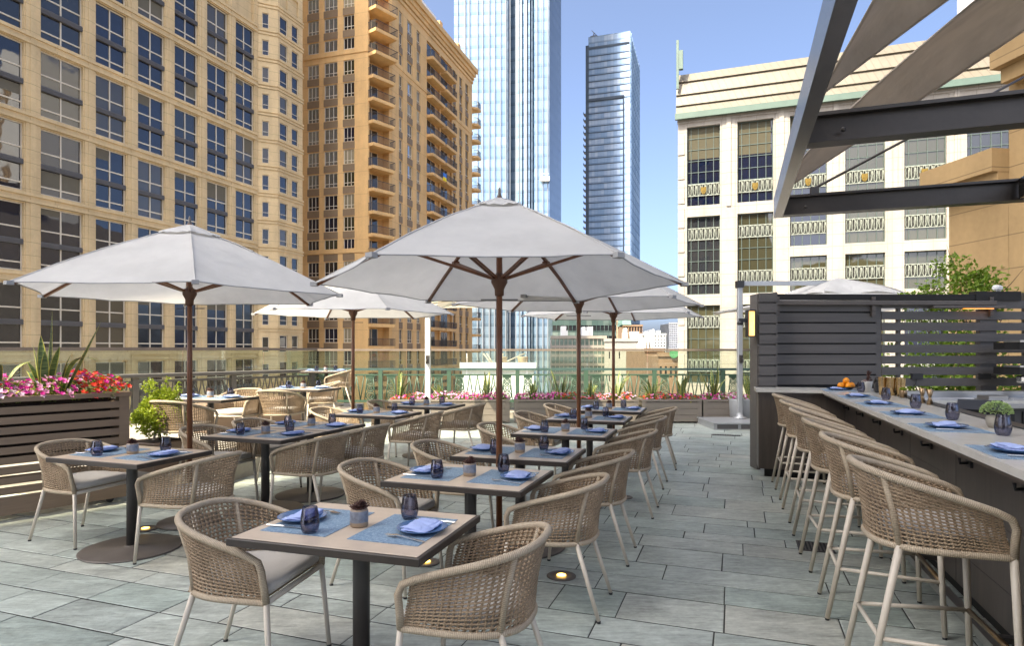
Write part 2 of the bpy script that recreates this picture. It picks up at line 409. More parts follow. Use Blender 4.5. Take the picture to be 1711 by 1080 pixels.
def slate():
    t=NT('slate_paving'); g=t.new('ShaderNodeNewGeometry'); r=g.outputs['Random Per Island']
    co=t.coord('Object'); off=t.new('ShaderNodeVectorMath'); off.operation='ADD'; t.link(co,off.inputs[0])
    cb=t.new('ShaderNodeCombineXYZ'); t.link(t.math('MULTIPLY',r,37.),cb.inputs[0]); t.link(t.math('MULTIPLY',r,91.),cb.inputs[1]); t.link(cb.outputs[0],off.inputs[1])
    wv=off.outputs[0]
    n1=t.noise(wv,2.2,6,.62); mp=t.new('ShaderNodeMapping'); mp.inputs['Scale'].default_value=(1.2,5,1); mp.inputs['Rotation'].default_value=(0,0,.5); t.link(wv,mp.inputs[0])
    n2=t.noise(mp.outputs[0],3.2,6,.65); n3=t.noise(wv,26,4,.6)
    tone=t.ramp(r,[(0,(.315,.372,.332)),(.25,(.41,.452,.402)),(.5,(.355,.40,.362)),(.72,(.43,.462,.41)),(.9,(.40,.44,.40)),(1,(.45,.45,.385))])
    mp2=t.new('ShaderNodeMapping'); mp2.inputs['Scale'].default_value=(3,17,1); mp2.inputs['Rotation'].default_value=(0,0,.35); t.link(wv,mp2.inputs[0]); n4=t.noise(mp2.outputs[0],3.0,5,.7)
    f=t.math('ADD',t.math('MULTIPLY',n1,.30),t.math('ADD',t.math('MULTIPLY',n2,.30),t.math('ADD',t.math('MULTIPLY',n3,.15),t.math('MULTIPLY',n4,.25))))
    k=t.ramp(f,[(.36,.36),(.5,.88),(.64,1.45)])
    col=t.mix(1.0,tone,k,'MULTIPLY')
    t.base(col)
    t.link(t.math('MULTIPLY_ADD',n2,.35,.26),t.bsdf.inputs['Roughness'])
    t.bump(f,.7,.016); return t.mat
def pottery():
    t=NT('two_tone_pottery'); co=t.coord('Object'); sep=t.new('ShaderNodeSeparateXYZ'); t.link(co,sep.inputs[0])
    h=t.math('ADD',sep.outputs[2],t.math('MULTIPLY',t.noise(co,20,3),.010)); n=t.noise(co,40,4)
    glaze=t.ramp(n,[(.3,(.12,.135,.17)),(.7,(.25,.27,.31))])
    c=t.mix(t.math('LESS_THAN',h,.028),glaze,(.34,.25,.17)); c=t.mix(t.math('GREATER_THAN',h,.078),c,(.30,.22,.16))
    t.base(c); t.bsdf.inputs['Roughness'].default_value=.42; return t.mat
def leaf(name,a,b):
    t=NT(name); g=t.new('ShaderNodeNewGeometry'); co=t.coord('Object'); n=t.noise(co,3,3)
    f=t.math('ADD',t.math('MULTIPLY',g.outputs['Random Per Island'],.7),t.math('MULTIPLY',n,.3))
    col=t.mix(f,a,b); t.base(col); t.bsdf.inputs['Roughness'].default_value=.5
    tl=t.new('ShaderNodeBsdfTranslucent'); t.link(col,tl.inputs[0])
    m=t.new('ShaderNodeMixShader'); m.inputs[0].default_value=.35; t.link(t.bsdf.outputs[0],m.inputs[1]); t.link(tl.outputs[0],m.inputs[2])
    t.link(m.outputs[0],t.out.inputs[0]); return t.mat
def snake():
    t=NT('snake_plant_leaf'); uv=t.new('ShaderNodeUVMap'); uv.uv_map='UVMap'; sp=t.new('ShaderNodeSeparateXYZ'); t.link(uv.outputs[0],sp.inputs[0])
    n=t.noise(t.coord('Object',(3,3,26)),2.2,3,.6)
    col=t.ramp(n,[(.42,(.035,.075,.025)),(.58,(.15,.20,.07))])
    e=t.math('ABSOLUTE',t.math('SUBTRACT',sp.outputs[0],.5))
    t.base(t.mix(t.math('GREATER_THAN',e,.39),col,(.45,.42,.10))); t.bsdf.inputs['Roughness'].default_value=.4; return t.mat
# ------------------------------------------------------------------ seats
def u_path(w, yf, yb, n=64, ex=2.7, depth=.34):
    """open U seen from above: right front, round the back, left front; evenly spaced"""
    yc=yb+depth; raw=[]
    for i in range(9): raw.append((w, yf+(yc-yf)*i/8))
    for i in range(1,48):
        a=PI/2*i/48; raw.append((w*abs(math.cos(a))**(2/ex), yc-(yc-yb)*abs(math.sin(a))**(2/ex)))
    raw.append((0,yb)); raw += [(-x,y) for x,y in reversed(raw[:-1])]
    L=[0]
    for a,b in zip(raw,raw[1:]): L.append(L[-1]+math.hypot(b[0]-a[0],b[1]-a[1]))
    out=[]; k=0
    for i in range(n+1):
        s=L[-1]*i/n
        while k<len(L)-2 and L[k+1]<s: k+=1
        f=(s-L[k])/max(1e-9,L[k+1]-L[k]); out.append((raw[k][0]+(raw[k+1][0]-raw[k][0])*f, raw[k][1]+(raw[k+1][1]-raw[k][1])*f))
    return out
def make_seat(name, cat, zr, zf, zb, wt, wb, foot, stretch=None):
    """woven tub seat facing +y. zr ring, zf/zb rail height at front/back, wt/wb half widths"""
    root=empty(name); tag(root,None,cat)
    N=96
    top=u_path(wt,.185,-.305,N); bot=u_path(wb,.235,-.245,N)
    def zt(y): 
        q=min(1,max(0,(.185-y)/.49)); return zf+(zb-zf)*(q**1.05*(1.35-.35*q*q))/1.0*(.985 if q>.9 else 1)
    T=[V(x,y,zf+(zb-zf)*min(1,((.185-y)/.49))**.92) for x,y in top]; B=[V(x,y,zr) for x,y in bot]
    def S(a,r):
        i=min(N-1,int(a*N)); f=a*N-i
        b=B[i].lerp(B[i+1],f); t=T[i].lerp(T[i+1],f); p=b.lerp(t,r)
        d=(T[min(N,i+1)]-T[max(0,i-1)]); nrm=V(d.y,-d.x,0)
        if nrm.length<1e-6: nrm=V(0,-1,0)
        nrm.normalize(); bulge=.012*math.sin(PI*r)
        return p, nrm, bulge
    # rail with the front posts bent down to the ring
    m=MB(); pts=[]
    fr=B[0]+V(0,.0,0); 
    pts += [fr, fr.lerp(T[0]+V(0,.045,-.05),.5), T[0]+V(.002,.046,-.055), T[0]+V(.001,.030,-.016)]
    pts += [p for p in T[2:-2]]
    fl=B[-1]; pts += [T[-1]+V(-.001,.030,-.016), T[-1]+V(-.002,.046,-.055), fl.lerp(T[-1]+V(0,.045,-.05),.5), fl]
    m.tube(pts,.0165,9); m.build('arm_rail',M['rope'],root)
    m=MB(); ring=[p for p in B]; m.tube(ring,.0155,9); m.build('seat_ring',M['rope'],root)
    m=MB(); m.tube([B[0],B[-1]],.0145,9); m.build('front_bar',M['frame'],root)
    for a in (.325,.675):
        p0,_,_=S(a,0); p1,_,_=S(a,.98); q,nr,_=S(a,.5)
        m=MB(); m.tube([p0,q.lerp(p0.lerp(p1,.5),.4)+nr*.014,p1],.0135,9); m.build('rear_post',M['rope'],root)
    # weave
    m=MB(); NW=46; NR=17
    for j in range(NW):                              # uprights wound round every horizontal strand
        a=(j+.6)/(NW+.2); pts=[]; rs=[]
        for i in range(4*NR+3):
            r=.012+.976*i/(4*NR+2); p,nr,bg=S(a,r); w=.5+.5*math.cos(2*PI*(r*(NR+.2)-.6))
            pts.append(p+nr*(bg+.0035*w)); rs.append(.0046+.0046*w)
        m.tube(pts,rs,5,caps=False)
    for i in range(NR):
        r=(i+.6)/(NR+.2); pts=[]
        for j in range(NW*2+1):
            a=.004+.992*j/(NW*2); p,nr,bg=S(a,r); ph=a*(NW+.2)-.6
            pts.append(p+nr*(bg-.001)+V(0,0,.0022*math.sin(2*PI*ph)))
        m.tube(pts,.0047,5,caps=False)
    m.build('weave',M['cord'],root)
    m=MB()
    for k in range(13):
        y=-.2+.43*k/12; hw=wb-.012 if y>-.02 else wb*max(.25,(1-((-.02-y)/.235)**2.7))**(1/2.7)-.008
        m.box((0,y,zr-.002),(2*hw,.012,.004))
    m.build('seat_webbing',M['cord'],root)
    # cushion
    m=MB(); out=[(x*.925,y*.93 if y<0 else y) for x,y in u_path(wb,.232,-.235,44)]
    k=len(out); c=V(0,.02,0); prof=[(.94,.006),(.985,.014),(1.0,.028),(1.0,.044),(.985,.056),(.94,.064),(.8,.069),(.5,.072),(.2,.073)]
    n=len(m.v)
    for sc,z in prof:
        for x,y in out: m.v.append((x*sc,c.y+(y-c.y)*sc,zr+.012+z-.004*mnoise.noise(V(x*9,y*9,z))))
    for l in range(len(prof)-1):
        for i in range(k):
            j=(i+1)%k; m.face((n+l*k+i,n+l*k+j,n+(l+1)*k+j,n+(l+1)*k+i),0,None,True)
    m.face([n+i for i in range(k-1,-1,-1)]); m.face([n+(len(prof)-1)*k+i for i in range(k)],0,None,True)
    m.build('cushion',M['cushion'],root)
    # legs
    legs=[]
    for a,ff in ((0.0,foot[0]),(1.0,foot[0]),(.325,foot[1]),(.675,foot[1])):
        p,_,_=S(a,0); sx=1 if p.x>0 else -1
        legs.append((p,V(sx*ff[0],ff[1],0)))
        m=MB(); m.tube([p+V(0,0,.004),V(sx*ff[0],ff[1],.012)],[.0145,.0112] if zr<.6 else [.0165,.0135],10)
        m.tube([V(sx*ff[0],ff[1],.012),V(sx*ff[0],ff[1],0)],.0125,10,1)
        m.build('leg',[M['frame'],M['black_plastic']],root)
    if stretch:
        P=lambda i,h: legs[i][1].lerp(legs[i][0],h/zr)
        for i,j,h in ((0,2,stretch),(1,3,stretch),(2,3,stretch)):
            m=MB(); m.tube([P(i,h),P(j,h)],.0105,9); m.build('stretcher',M['frame'],root)
        m=MB(); m.tube([P(0,stretch),P(1,stretch)],.013,9); m.build('footrest',M['gold_dark'],root)
    return root

# ------------------------------------------------------------------ tables and what is laid on them
TH=.74
def make_table():
    root=empty('dining_table'); tag(root,None,'table')
    m=MB(); m.box((0,0,TH-.018),(.92,.69,.034),0,None,.003); m.build('table_edge',M['tablewood'],root)
    m=MB(); m.box((0,0,TH-.002),(.886,.656,.006),0,None,.001); m.build('tabletop',M['tabletop'],root)
    m=MB(); m.lathe([(.039,.02),(.039,.68),(.039,.702)],24); m.box((0,0,.704),(.42,.06,.012)); m.box((0,0,.698),(.06,.42,.012)); m.build('column',M['dark_metal'],root)
    m=MB(); m.lathe([(.355,0),(.36,.004),(.36,.011),(.352,.015),(.06,.021),(.05,.03),(.042,.036)],48); m.build('base_disc',M['umber_metal'],root)
    return root
def P_mat():
    m=MB(); m.box((0,0,.0012),(.43,.335,.0024)); return tag(m.build('placemat',M['placemat']),None,'placemat')
def P_plate():
    m=MB(); m.lathe([(.06,0),(.063,.004),(.092,.010),(.112,.019),(.1145,.021),(.112,.0225),(.09,.0145),(.063,.009),(.0001,.0085)],40)
    return tag(m.build('dinner_plate',M['plate']),None,'plate')
def P_napkin(seed):
    rnd=random.Random(seed); m=MB(); o=V(rnd.random()*9,rnd.random()*9,0)
    for k,(w,d,z,t,dx,dy,an) in enumerate(((.192,.120,.017,.007,0,0,0),(.186,.112,.024,.0065,.004,.004,.06),(.172,.096,.0305,.006,-.003,.008,-.08))):
        def fn(u,v):
            x=(u-.5)*w; y=(v-.5)*d
            ed=max(abs(u-.5),abs(v-.5))*2
            zz=z+.006*mnoise.noise(V(x*16,y*22,k)+o)+.004*mnoise.noise(V(x*45,y*45,k+5)+o)-.007*max(0,ed-.7)*(1 if k else .6)
            zz+=.024*max(0,abs(u-.5)*2-.75)**1.3*(1.0 if k<2 else .4)-.010*(max(0,.5-v)*2)**2*(k>0)
            ca,sa=math.cos(an),math.sin(an)
            return (dx+x*ca-y*sa+.004*mnoise.noise(V(y*20,k,0)+o), dy+x*sa+y*ca+.004*mnoise.noise(V(x*20,k,3)+o), zz)
        m.slab(fn,18,12,t)
    return tag(m.build('napkin',M['napkin']),None,'napkin')
def P_glass():
    m=MB(); m.lathe([(.026,.0),(.030,.002),(.037,.016),(.0415,.036),(.042,.05),(.039,.076),(.034,.104),(.0322,.116),(.0310,.1165),(.0300,.115),(.0318,.103),(.0365,.076),(.0396,.05),(.039,.037),(.034,.019),(.026,.0095),(.0001,.008)],28)
    return tag(m.build('tumbler',M['tumbler']),None,'glass')
def P_fork():
    m=MB()
    def ribbon(pts,t):
        for (a,wa),(b,wb) in zip(pts,pts[1:]):
            d=[(a[0]-wa,a[1],a[2]),(a[0]+wa,a[1],a[2]),(b[0]+wb,b[1],b[2]),(b[0]-wb,b[1],b[2])]
            n=len(m.v); m.v += [(x,y,z-t/2) for x,y,z in d]+[(x,y,z+t/2) for x,y,z in d]
            for f in ((0,3,2,1),(4,5,6,7),(0,1,5,4),(1,2,6,5),(2,3,7,6),(3,0,4,7)): m.face([n+i for i in f])
    ribbon([((0,-.10,.004),.0075),((0,-.06,.006),.006),((0,0,.009),.0035),((0,.035,.012),.0045),((0,.05,.012),.0115),((0,.062,.010),.0125)],.0028)
    for k in range(4):
        x=(k-1.5)*.0068; ribbon([((x,.062,.010),.0024),((x,.085,.007),.0021),((x,.104,.0095),.0012)],.0024)
    return tag(m.build('fork',M['steel']),None,'fork')
def P_knife():
    m=MB(); m.box((0,-.055,.006),(.013,.095,.007),0,None,.003)
    n=len(m.v); pts=[(-.006,-.008),(.006,-.008),(.0075,.03),(.0065,.08),(.0,.115),(-.006,.07)]
    m.prism(pts,.0045,.0065); return tag(m.build('knife',M['steel']),None,'knife')
def rosette(m, c, r, layers, n0, mi=0, rnd=random):
    for l in range(layers):
        el=R(14+62*l/max(1,layers-1)); n=n0-l; rr=r*(1-.17*l)
        for i in range(n):
            a=2*PI*(i+.5*l)/n+rnd.uniform(-.12,.12); d=V(math.cos(a),math.sin(a),0); s=V(-d.y,d.x,0)
            up=V(0,0,1); tip=d*math.cos(el)*rr+up*math.sin(el)*rr; mid=tip*.6
            nrm=(d*-math.sin(el)+up*math.cos(el))
            b=V(*c)+V(0,0,.004*l); w=rr*.30
            P=[b, b+mid+s*w-nrm*.002, b+tip+nrm*.004, b+mid-s*w-nrm*.002, b+mid-nrm*w*.45, b+mid+nrm*w*.2]
            n_=len(m.v); m.v += [tuple(p) for p in P]
            for f in ((0,1,5),(1,2,5),(2,3,5),(3,0,5),(1,0,4),(2,1,4),(3,2,4),(0,3,4)): m.face([n_+k for k in f],mi,None,True)
def P_pot():
    root=empty('succulent_pot'); tag(root,None,'plant pot')
    m=MB(); m.lathe([(.036,0),(.0405,.004),(.042,.03),(.042,.066),(.040,.076),(.034,.082),(.032,.084),(.030,.081),(.030,.072),(.0001,.071)],26); m.build('pot',M['pottery'],root)
    m=MB(); rosette(m,(0,0,.080),.052,6,11); rosette(m,(.010,.008,.096),.036,4,8); m.build('succulent',M['echeveria'],root)
    return root

# ------------------------------------------------------------------ umbrellas
def make_umbrella(name, rad, rim, peak, canvas_key, pole=True, sides=6):
    root=empty(name); tag(root,None,'umbrella')
    m=MB()
    cs=[V(rad*math.cos(2*PI*k/sides),rad*math.sin(2*PI*k/sides),rim) for k in range(sides)]
    NS=10; NR=9
    def surf(k,u,v,drop=0.0,r1=1.0,lift=0.):
        a,b=cs[k],cs[(k+1)%sides]
        p=a.lerp(b,u); e=4*u*(1-u)
        rr=v*(1-.035*e*v)                       # hem curves in between the ribs
        x,y=p.x*rr,p.y*rr
        z=peak+(rim-peak)*v+(peak-rim)*.045*math.sin(PI*v)*(1-0.5*e)
        z+=.012*e*v-.05*e*v*v*.35
        z+=.010*mnoise.noise(V(x*2.3,y*2.3,k+rad))+.006*mnoise.noise(V(x*7,y*7,k))
        return V(x,y,z+lift)
    for k in range(sides):
        m.grid(lambda u,v:surf(k,u,.10+.90*v),NS,NR)
    m.build('canopy',M[canvas_key],root)
    m=MB()
    for k in range(sides): 
        m.grid(lambda u,v:surf(k,u,.008+.20*v,0,1,.022+.006*math.sin(6*PI*u)*v),8,3)
    m.build('vent',M[canvas_key],root)
    m=MB()
    for k in range(sides):
        pts=[surf(k,i/12,1.0)+V(0,0,-.004) for i in range(13)]
        m.tube(pts,.0045,5,caps=False)
    m.build('hem',M['canvas_seam'],root)
    m=MB()
    for k in range(sides): m.tube([surf(k,0,.1+.9*i/12)+V(0,0,.002) for i in range(13)],.0055,5,caps=False)
    m.build('seam',M[canvas_key],root)
    for k in range(sides):
        d=V(cs[k].x,cs[k].y,0).normalized(); m=MB()
        pts=[surf(k,0,t)+V(0,0,-.022) for t in (.05,.25,.5,.75,.985)]
        for a,b in zip(pts,pts[1:]): m.beam(a,b,.022,.020)
        m.box(cs[k]+d*.004+V(0,0,-.012),(.05,.05,.028),1,Matrix.Rotation(2*PI*k/sides,3,'Z'))
        rb=m.build('rib',[M['wood_pole'],M['canvas_seam']],root)
        m=MB(); hub=V(0,0,rim+.03)+d*.055; tgt=surf(k,0,.56)+V(0,0,-.04)
        sd=V(-d.y,d.x,0)*.013
        m.beam(hub+sd,tgt+sd,.009,.018); m.beam(hub-sd,tgt-sd,.009,.018); m.box(tgt,(.05,.05,.03),0,Matrix.Rotation(2*PI*k/sides,3,'Z'))
        m.build('strut',M['wood_pole'],rb)
    if pole:
        m=MB(); m.lathe([(.0235,.03),(.0235,peak-.02)],18); m.build('pole',M['wood_pole'],root)
        m=MB(); m.lathe([(.026,rim-.10),(.034,rim-.095),(.036,rim-.05),(.046,rim-.03),(.062,rim+.0),(.062,rim+.045),(.034,rim+.055),(.026,rim+.07)],18)
        m.build('runner',M['wood_dark'],root)
        m=MB(); m.lathe([(.04,peak-.1),(.04,peak-.03),(.02,peak+.02)],12); m.build('hub',M['wood_dark'],root)
        m=MB(); m.lathe([(.018,peak),(.019,peak+.025),(.011,peak+.045),(.010,peak+.075),(.005,peak+.088),(.0001,peak+.09)],12); m.build('finial',M['umber_metal'],root)
        m=MB(); m.tube([(-.14,0,rim-.125),(.14,0,rim-.125)],.004,6); m.build('locking_pin',M['dark_metal'],root)
        m=MB(); m.lathe([(.27,0),(.275,.006),(.27,.02),(.05,.028),(.034,.03),(.034,.22),(.028,.225)],36); m.build('base_plate',M['umber_metal'],root)
    return root

# ------------------------------------------------------------------ plants
def leaf_quad(m, p, d, nrm, L, w, mi=0, bend=.15):
    s=d.cross(nrm)
    if s.length<1e-4: s=d.cross(V(1,0,0))
    s.normalize(); nn=s.cross(d)
    a=p; b=p+d*L*.5+s*w-nn*bend*L*.1; c=p+d*L-nn*bend*L; e=p+d*L*.5-s*w-nn*bend*L*.1
    n=len(m.v); m.v += [tuple(a),tuple(b),tuple(c),tuple(e)]; m.face((n,n+1,n+2,n+3),mi)
def rdir(rnd):
    while True:
        v=V(rnd.uniform(-1,1),rnd.uniform(-1,1),rnd.uniform(-1,1))
        if .05<v.length<1: return v.normalized()
def flower(m, p, nrm, r, mi, rnd):
    nrm=nrm.normalized(); a=nrm.cross(V(.3,.9,.2)).normalized(); b=nrm.cross(a); ph=rnd.random()*6
    n=len(m.v); m.v.append(tuple(p-nrm*r*.15)); K=10
    for k in range(K):
        t=ph+2*PI*k/K; rr=r*(1.0 if k%2==0 else .62); q=p+(a*math.cos(t)+b*math.sin(t))*rr+nrm*r*rnd.uniform(0,.3)
        m.v.append(tuple(q))
    for k in range(K): m.face((n,n+1+k,n+1+(k+1)%K),mi)
PETALS=['magenta','pink','red','lilac','coral']
def flower_bed(name, length, depth, hgt, zones, seed, fr=.024, dens=1.0, parent_loc=(0,0,0), rz=0, fd=1.0):
    """impatiens filling a planter: local x along it; zones = [(x0,x1,{petal:weight})]"""
    rnd=random.Random(seed); m=MB()
    def top(x,y):
        e=min(1,(depth/2-abs(y))/(depth*.22)); ex=min(1,(length/2-abs(x))/.14)
        return hgt*(.45+.55*min(e,ex))*(.70+.45*mnoise.noise(V(x*2.4,y*3,seed))+.22*mnoise.noise(V(x*8,y*8,seed+3)))+.015
    for i in range(int(length*depth*2300*dens)):
        x=rnd.uniform(-.5,.5)*(length+.03); y=rnd.uniform(-.5,.5)*(depth+.05); z=top(x*.97,y*.94)*rnd.uniform(.15,1.08)
        d=(V(rnd.uniform(-1,1),rnd.uniform(-1,1),rnd.uniform(-.35,.6))).normalized()
        leaf_quad(m,V(x,y,z),d,V(0,0,1),rnd.uniform(.035,.062)*fr/.024*.85,rnd.uniform(.012,.019)*fr/.024*.85,6 if rnd.random()<.06 else 5)
    for i in range(int(length*depth*430*dens*fd)):
        x=rnd.uniform(-.5,.5)*(length+.05); y=rnd.uniform(-.5,.5)*(depth+.07); z=top(x*.97,y*.94)+rnd.uniform(-.035,.02)
        zz=[w for a,b,w in zones if a<=x+rnd.uniform(-.10,.10)<b] or [zones[-1][2]]
        ks=list(zz[0].items()); k=rnd.choices([q for q,_ in ks],[w for _,w in ks])[0]
        nrm=V(x/length*.4+rnd.uniform(-.5,.5),(y/depth)*1.5+rnd.uniform(-.6,.25),.55+rnd.random()*.5)
        flower(m,V(x,y,z),nrm,fr*rnd.uniform(.75,1.2),PETALS.index(k),rnd)
    o=m.build(name,[M['petal_'+k] for k in PETALS]+[M['leaf_dark'],M['yellow_leaf']],None,parent_loc,rz)
    return o
def snake_plant(hs, seed, spread=.5, w=.03, custom=None):
    """upright sword leaves; hs = leaf lengths"""
    rnd=random.Random(seed); root=empty('snake_plant'); tag(root,None,'plant')
    items=custom or [(rnd.uniform(0,6.28),rnd.uniform(.03,spread),h,rnd.uniform(-.1,.35)) for h in hs]
    for (az,lean,h,curl) in items:
        m=MB(); d=V(math.cos(az),math.sin(az),0); s=V(-d.y,d.x,0); base=d*rnd.uniform(.01,.05)
        n=len(m.v); K=12; tw=rnd.uniform(-.7,.7)
        for i in range(K+1):
            t=i/K; p=base+d*h*(math.sin(lean)*t+curl*t*t*t*.6)+V(0,0,h*(math.cos(lean)*t-max(0,curl)*t**3*.55))
            ww=w*(.6+.55*h)*(.50+1.35*t-1.83*t*t*t) if t<.97 else .001
            ss=(s*math.cos(tw*t)+d*math.sin(tw*t))
            fold=(d*-.25+V(0,0,.0))*ww
            m.v += [tuple(p-ss*ww),tuple(p+fold),tuple(p+ss*ww)]
        for i in range(K):
            a=n+i*3
            for q in range(2): m.face((a+q,a+q+1,a+q+4,a+q+3),0,((q/2,i/K),((q+1)/2,i/K),((q+1)/2,(i+1)/K),(q/2,(i+1)/K)),True)
        m.build('leaf_blade',M['snake'],root)
    return root
def crown_mesh(m, blobs, nleaf, L, w, rnd, gap=.35, sc=2.6, up=.3):
    tot=sum(b[1][0]*b[1][1]*b[1][2] for b in blobs)
    for c,r in blobs:
        k=int(nleaf*r[0]*r[1]*r[2]/tot); done=0; tries=0
        while done<k and tries<k*8:
            tries+=1
            v=rdir(rnd)*(rnd.random()**.42); p=V(c[0]+v.x*r[0],c[1]+v.y*r[1],c[2]+v.z*r[2])
            if mnoise.noise(p*sc)< -gap+.5*rnd.random()*gap: continue
            d=(rdir(rnd)+V(v.x,v.y,up)*.9).normalized(); leaf_quad(m,p,d,rdir(rnd),L*rnd.uniform(.6,1.25),w*rnd.uniform(.7,1.2),0,.2); done+=1
def branches(m, base, tips, r0, rnd, trunk_h):
    top=V(*base)+V(0,0,trunk_h)
    m.tube([base,V(*base)+V(.02,-.01,trunk_h*.5),top],[r0,r0*.85,r0*.7],8)
    for t in tips:
        t=V(*t); a=V(*base).lerp(top,rnd.uniform(.55,1)); mid=a.lerp(t,.5)+rdir(rnd)*.08*(t-a).length
        m.tube([a,mid,t],[r0*.5,r0*.32,r0*.1],6)
        for k in range(3):
            q=mid.lerp(t,rnd.random()); e=q+(rdir(rnd)+V(0,0,.6))*.28*(t-a).length
            m.tube([q,q.lerp(e,.5)+rdir(rnd)*.02,e],[r0*.2,r0*.14,r0*.05],5)
# ------------------------------------------------------------------ buildings
GZ=-14.0                                             # street level below the terrace
def wall_open(m, o, ex, en, w, h, rects, depth, mi=0):
    """a wall face with real recessed openings; rects = (x0,x1,z0,z1)"""
    o=Vector(o); ex=Vector(ex); en=Vector(en); ez=V(0,0,1)
    rects=[(max(0,a),min(w,b),max(0,c),min(h,d)) for a,b,c,d in rects if b>0 and a<w and d>0 and c<h]
    xs=sorted({0,w}|{round(r[0],4) for r in rects}|{round(r[1],4) for r in rects}); P=lambda x,z,y=0: o+ex*x+ez*z-en*y
    for a,b in zip(xs,xs[1:]):
        if b-a<1e-4: continue
        xm=(a+b)/2; cur=sorted([(c,d) for x0,x1,c,d in rects if x0<xm<x1]); z=0
        for c,d in cur+[(h,h)]:
            if c-z>1e-4: m.quad(P(a,z),P(b,z),P(b,c),P(a,c),mi)
            z=max(z,d)
    for a,b,c,d in rects:
        m.quad(P(a,c),P(a,c,depth),P(a,d,depth),P(a,d),mi); m.quad(P(b,c),P(b,d),P(b,d,depth),P(b,c,depth),mi)
        m.quad(P(a,c),P(b,c),P(b,c,depth),P(a,c,depth),mi); m.quad(P(a,d),P(a,d,depth),P(b,d,depth),P(b,d),mi)
        m.quad(P(a,c,depth),P(b,c,depth),P(b,d,depth),P(a,d,depth),mi)
WIN={}
def window_mesh(key, w, h, cols, rows, f=.09, dep=.09, fm='mullion', pm='glass_dark', thin=None):
    """cols / rows are the inner bar positions as fractions"""
    if key in WIN: return WIN[key]
    m=MB(); th=thin or f*.8
    m.box2((0,0,0),(f,dep,h)); m.box2((w-f,0,0),(w,dep,h)); m.box2((f,0,0),(w-f,dep,f)); m.box2((f,0,h-f),(w-f,dep,h))
    for c in cols: m.box2((c*w-th/2,.008,f),(c*w+th/2,dep-.004,h-f))
    for r in rows: m.box2((f,.012,r*h-th/2),(w-f,dep-.008,r*h+th/2))
    g=MB(); g.quad((f*.5,dep*.62,f*.5),(w-f*.5,dep*.62,f*.5),(w-f*.5,dep*.62,h-f*.5),(f*.5,dep*.62,h-f*.5))
    WIN[key]=(m.mesh('window',M[fm]),g,pm); return WIN[key]
GM={}
def add_window(parent, key, loc, rz, pm=None):
    fm,g,p0=WIN[key]; p=pm or p0
    if (key,p) not in GM: GM[(key,p)]=g.mesh('pane',M[p])
    o=put(fm,'window',parent,loc,rz); put(GM[(key,p)],'pane',o); return o

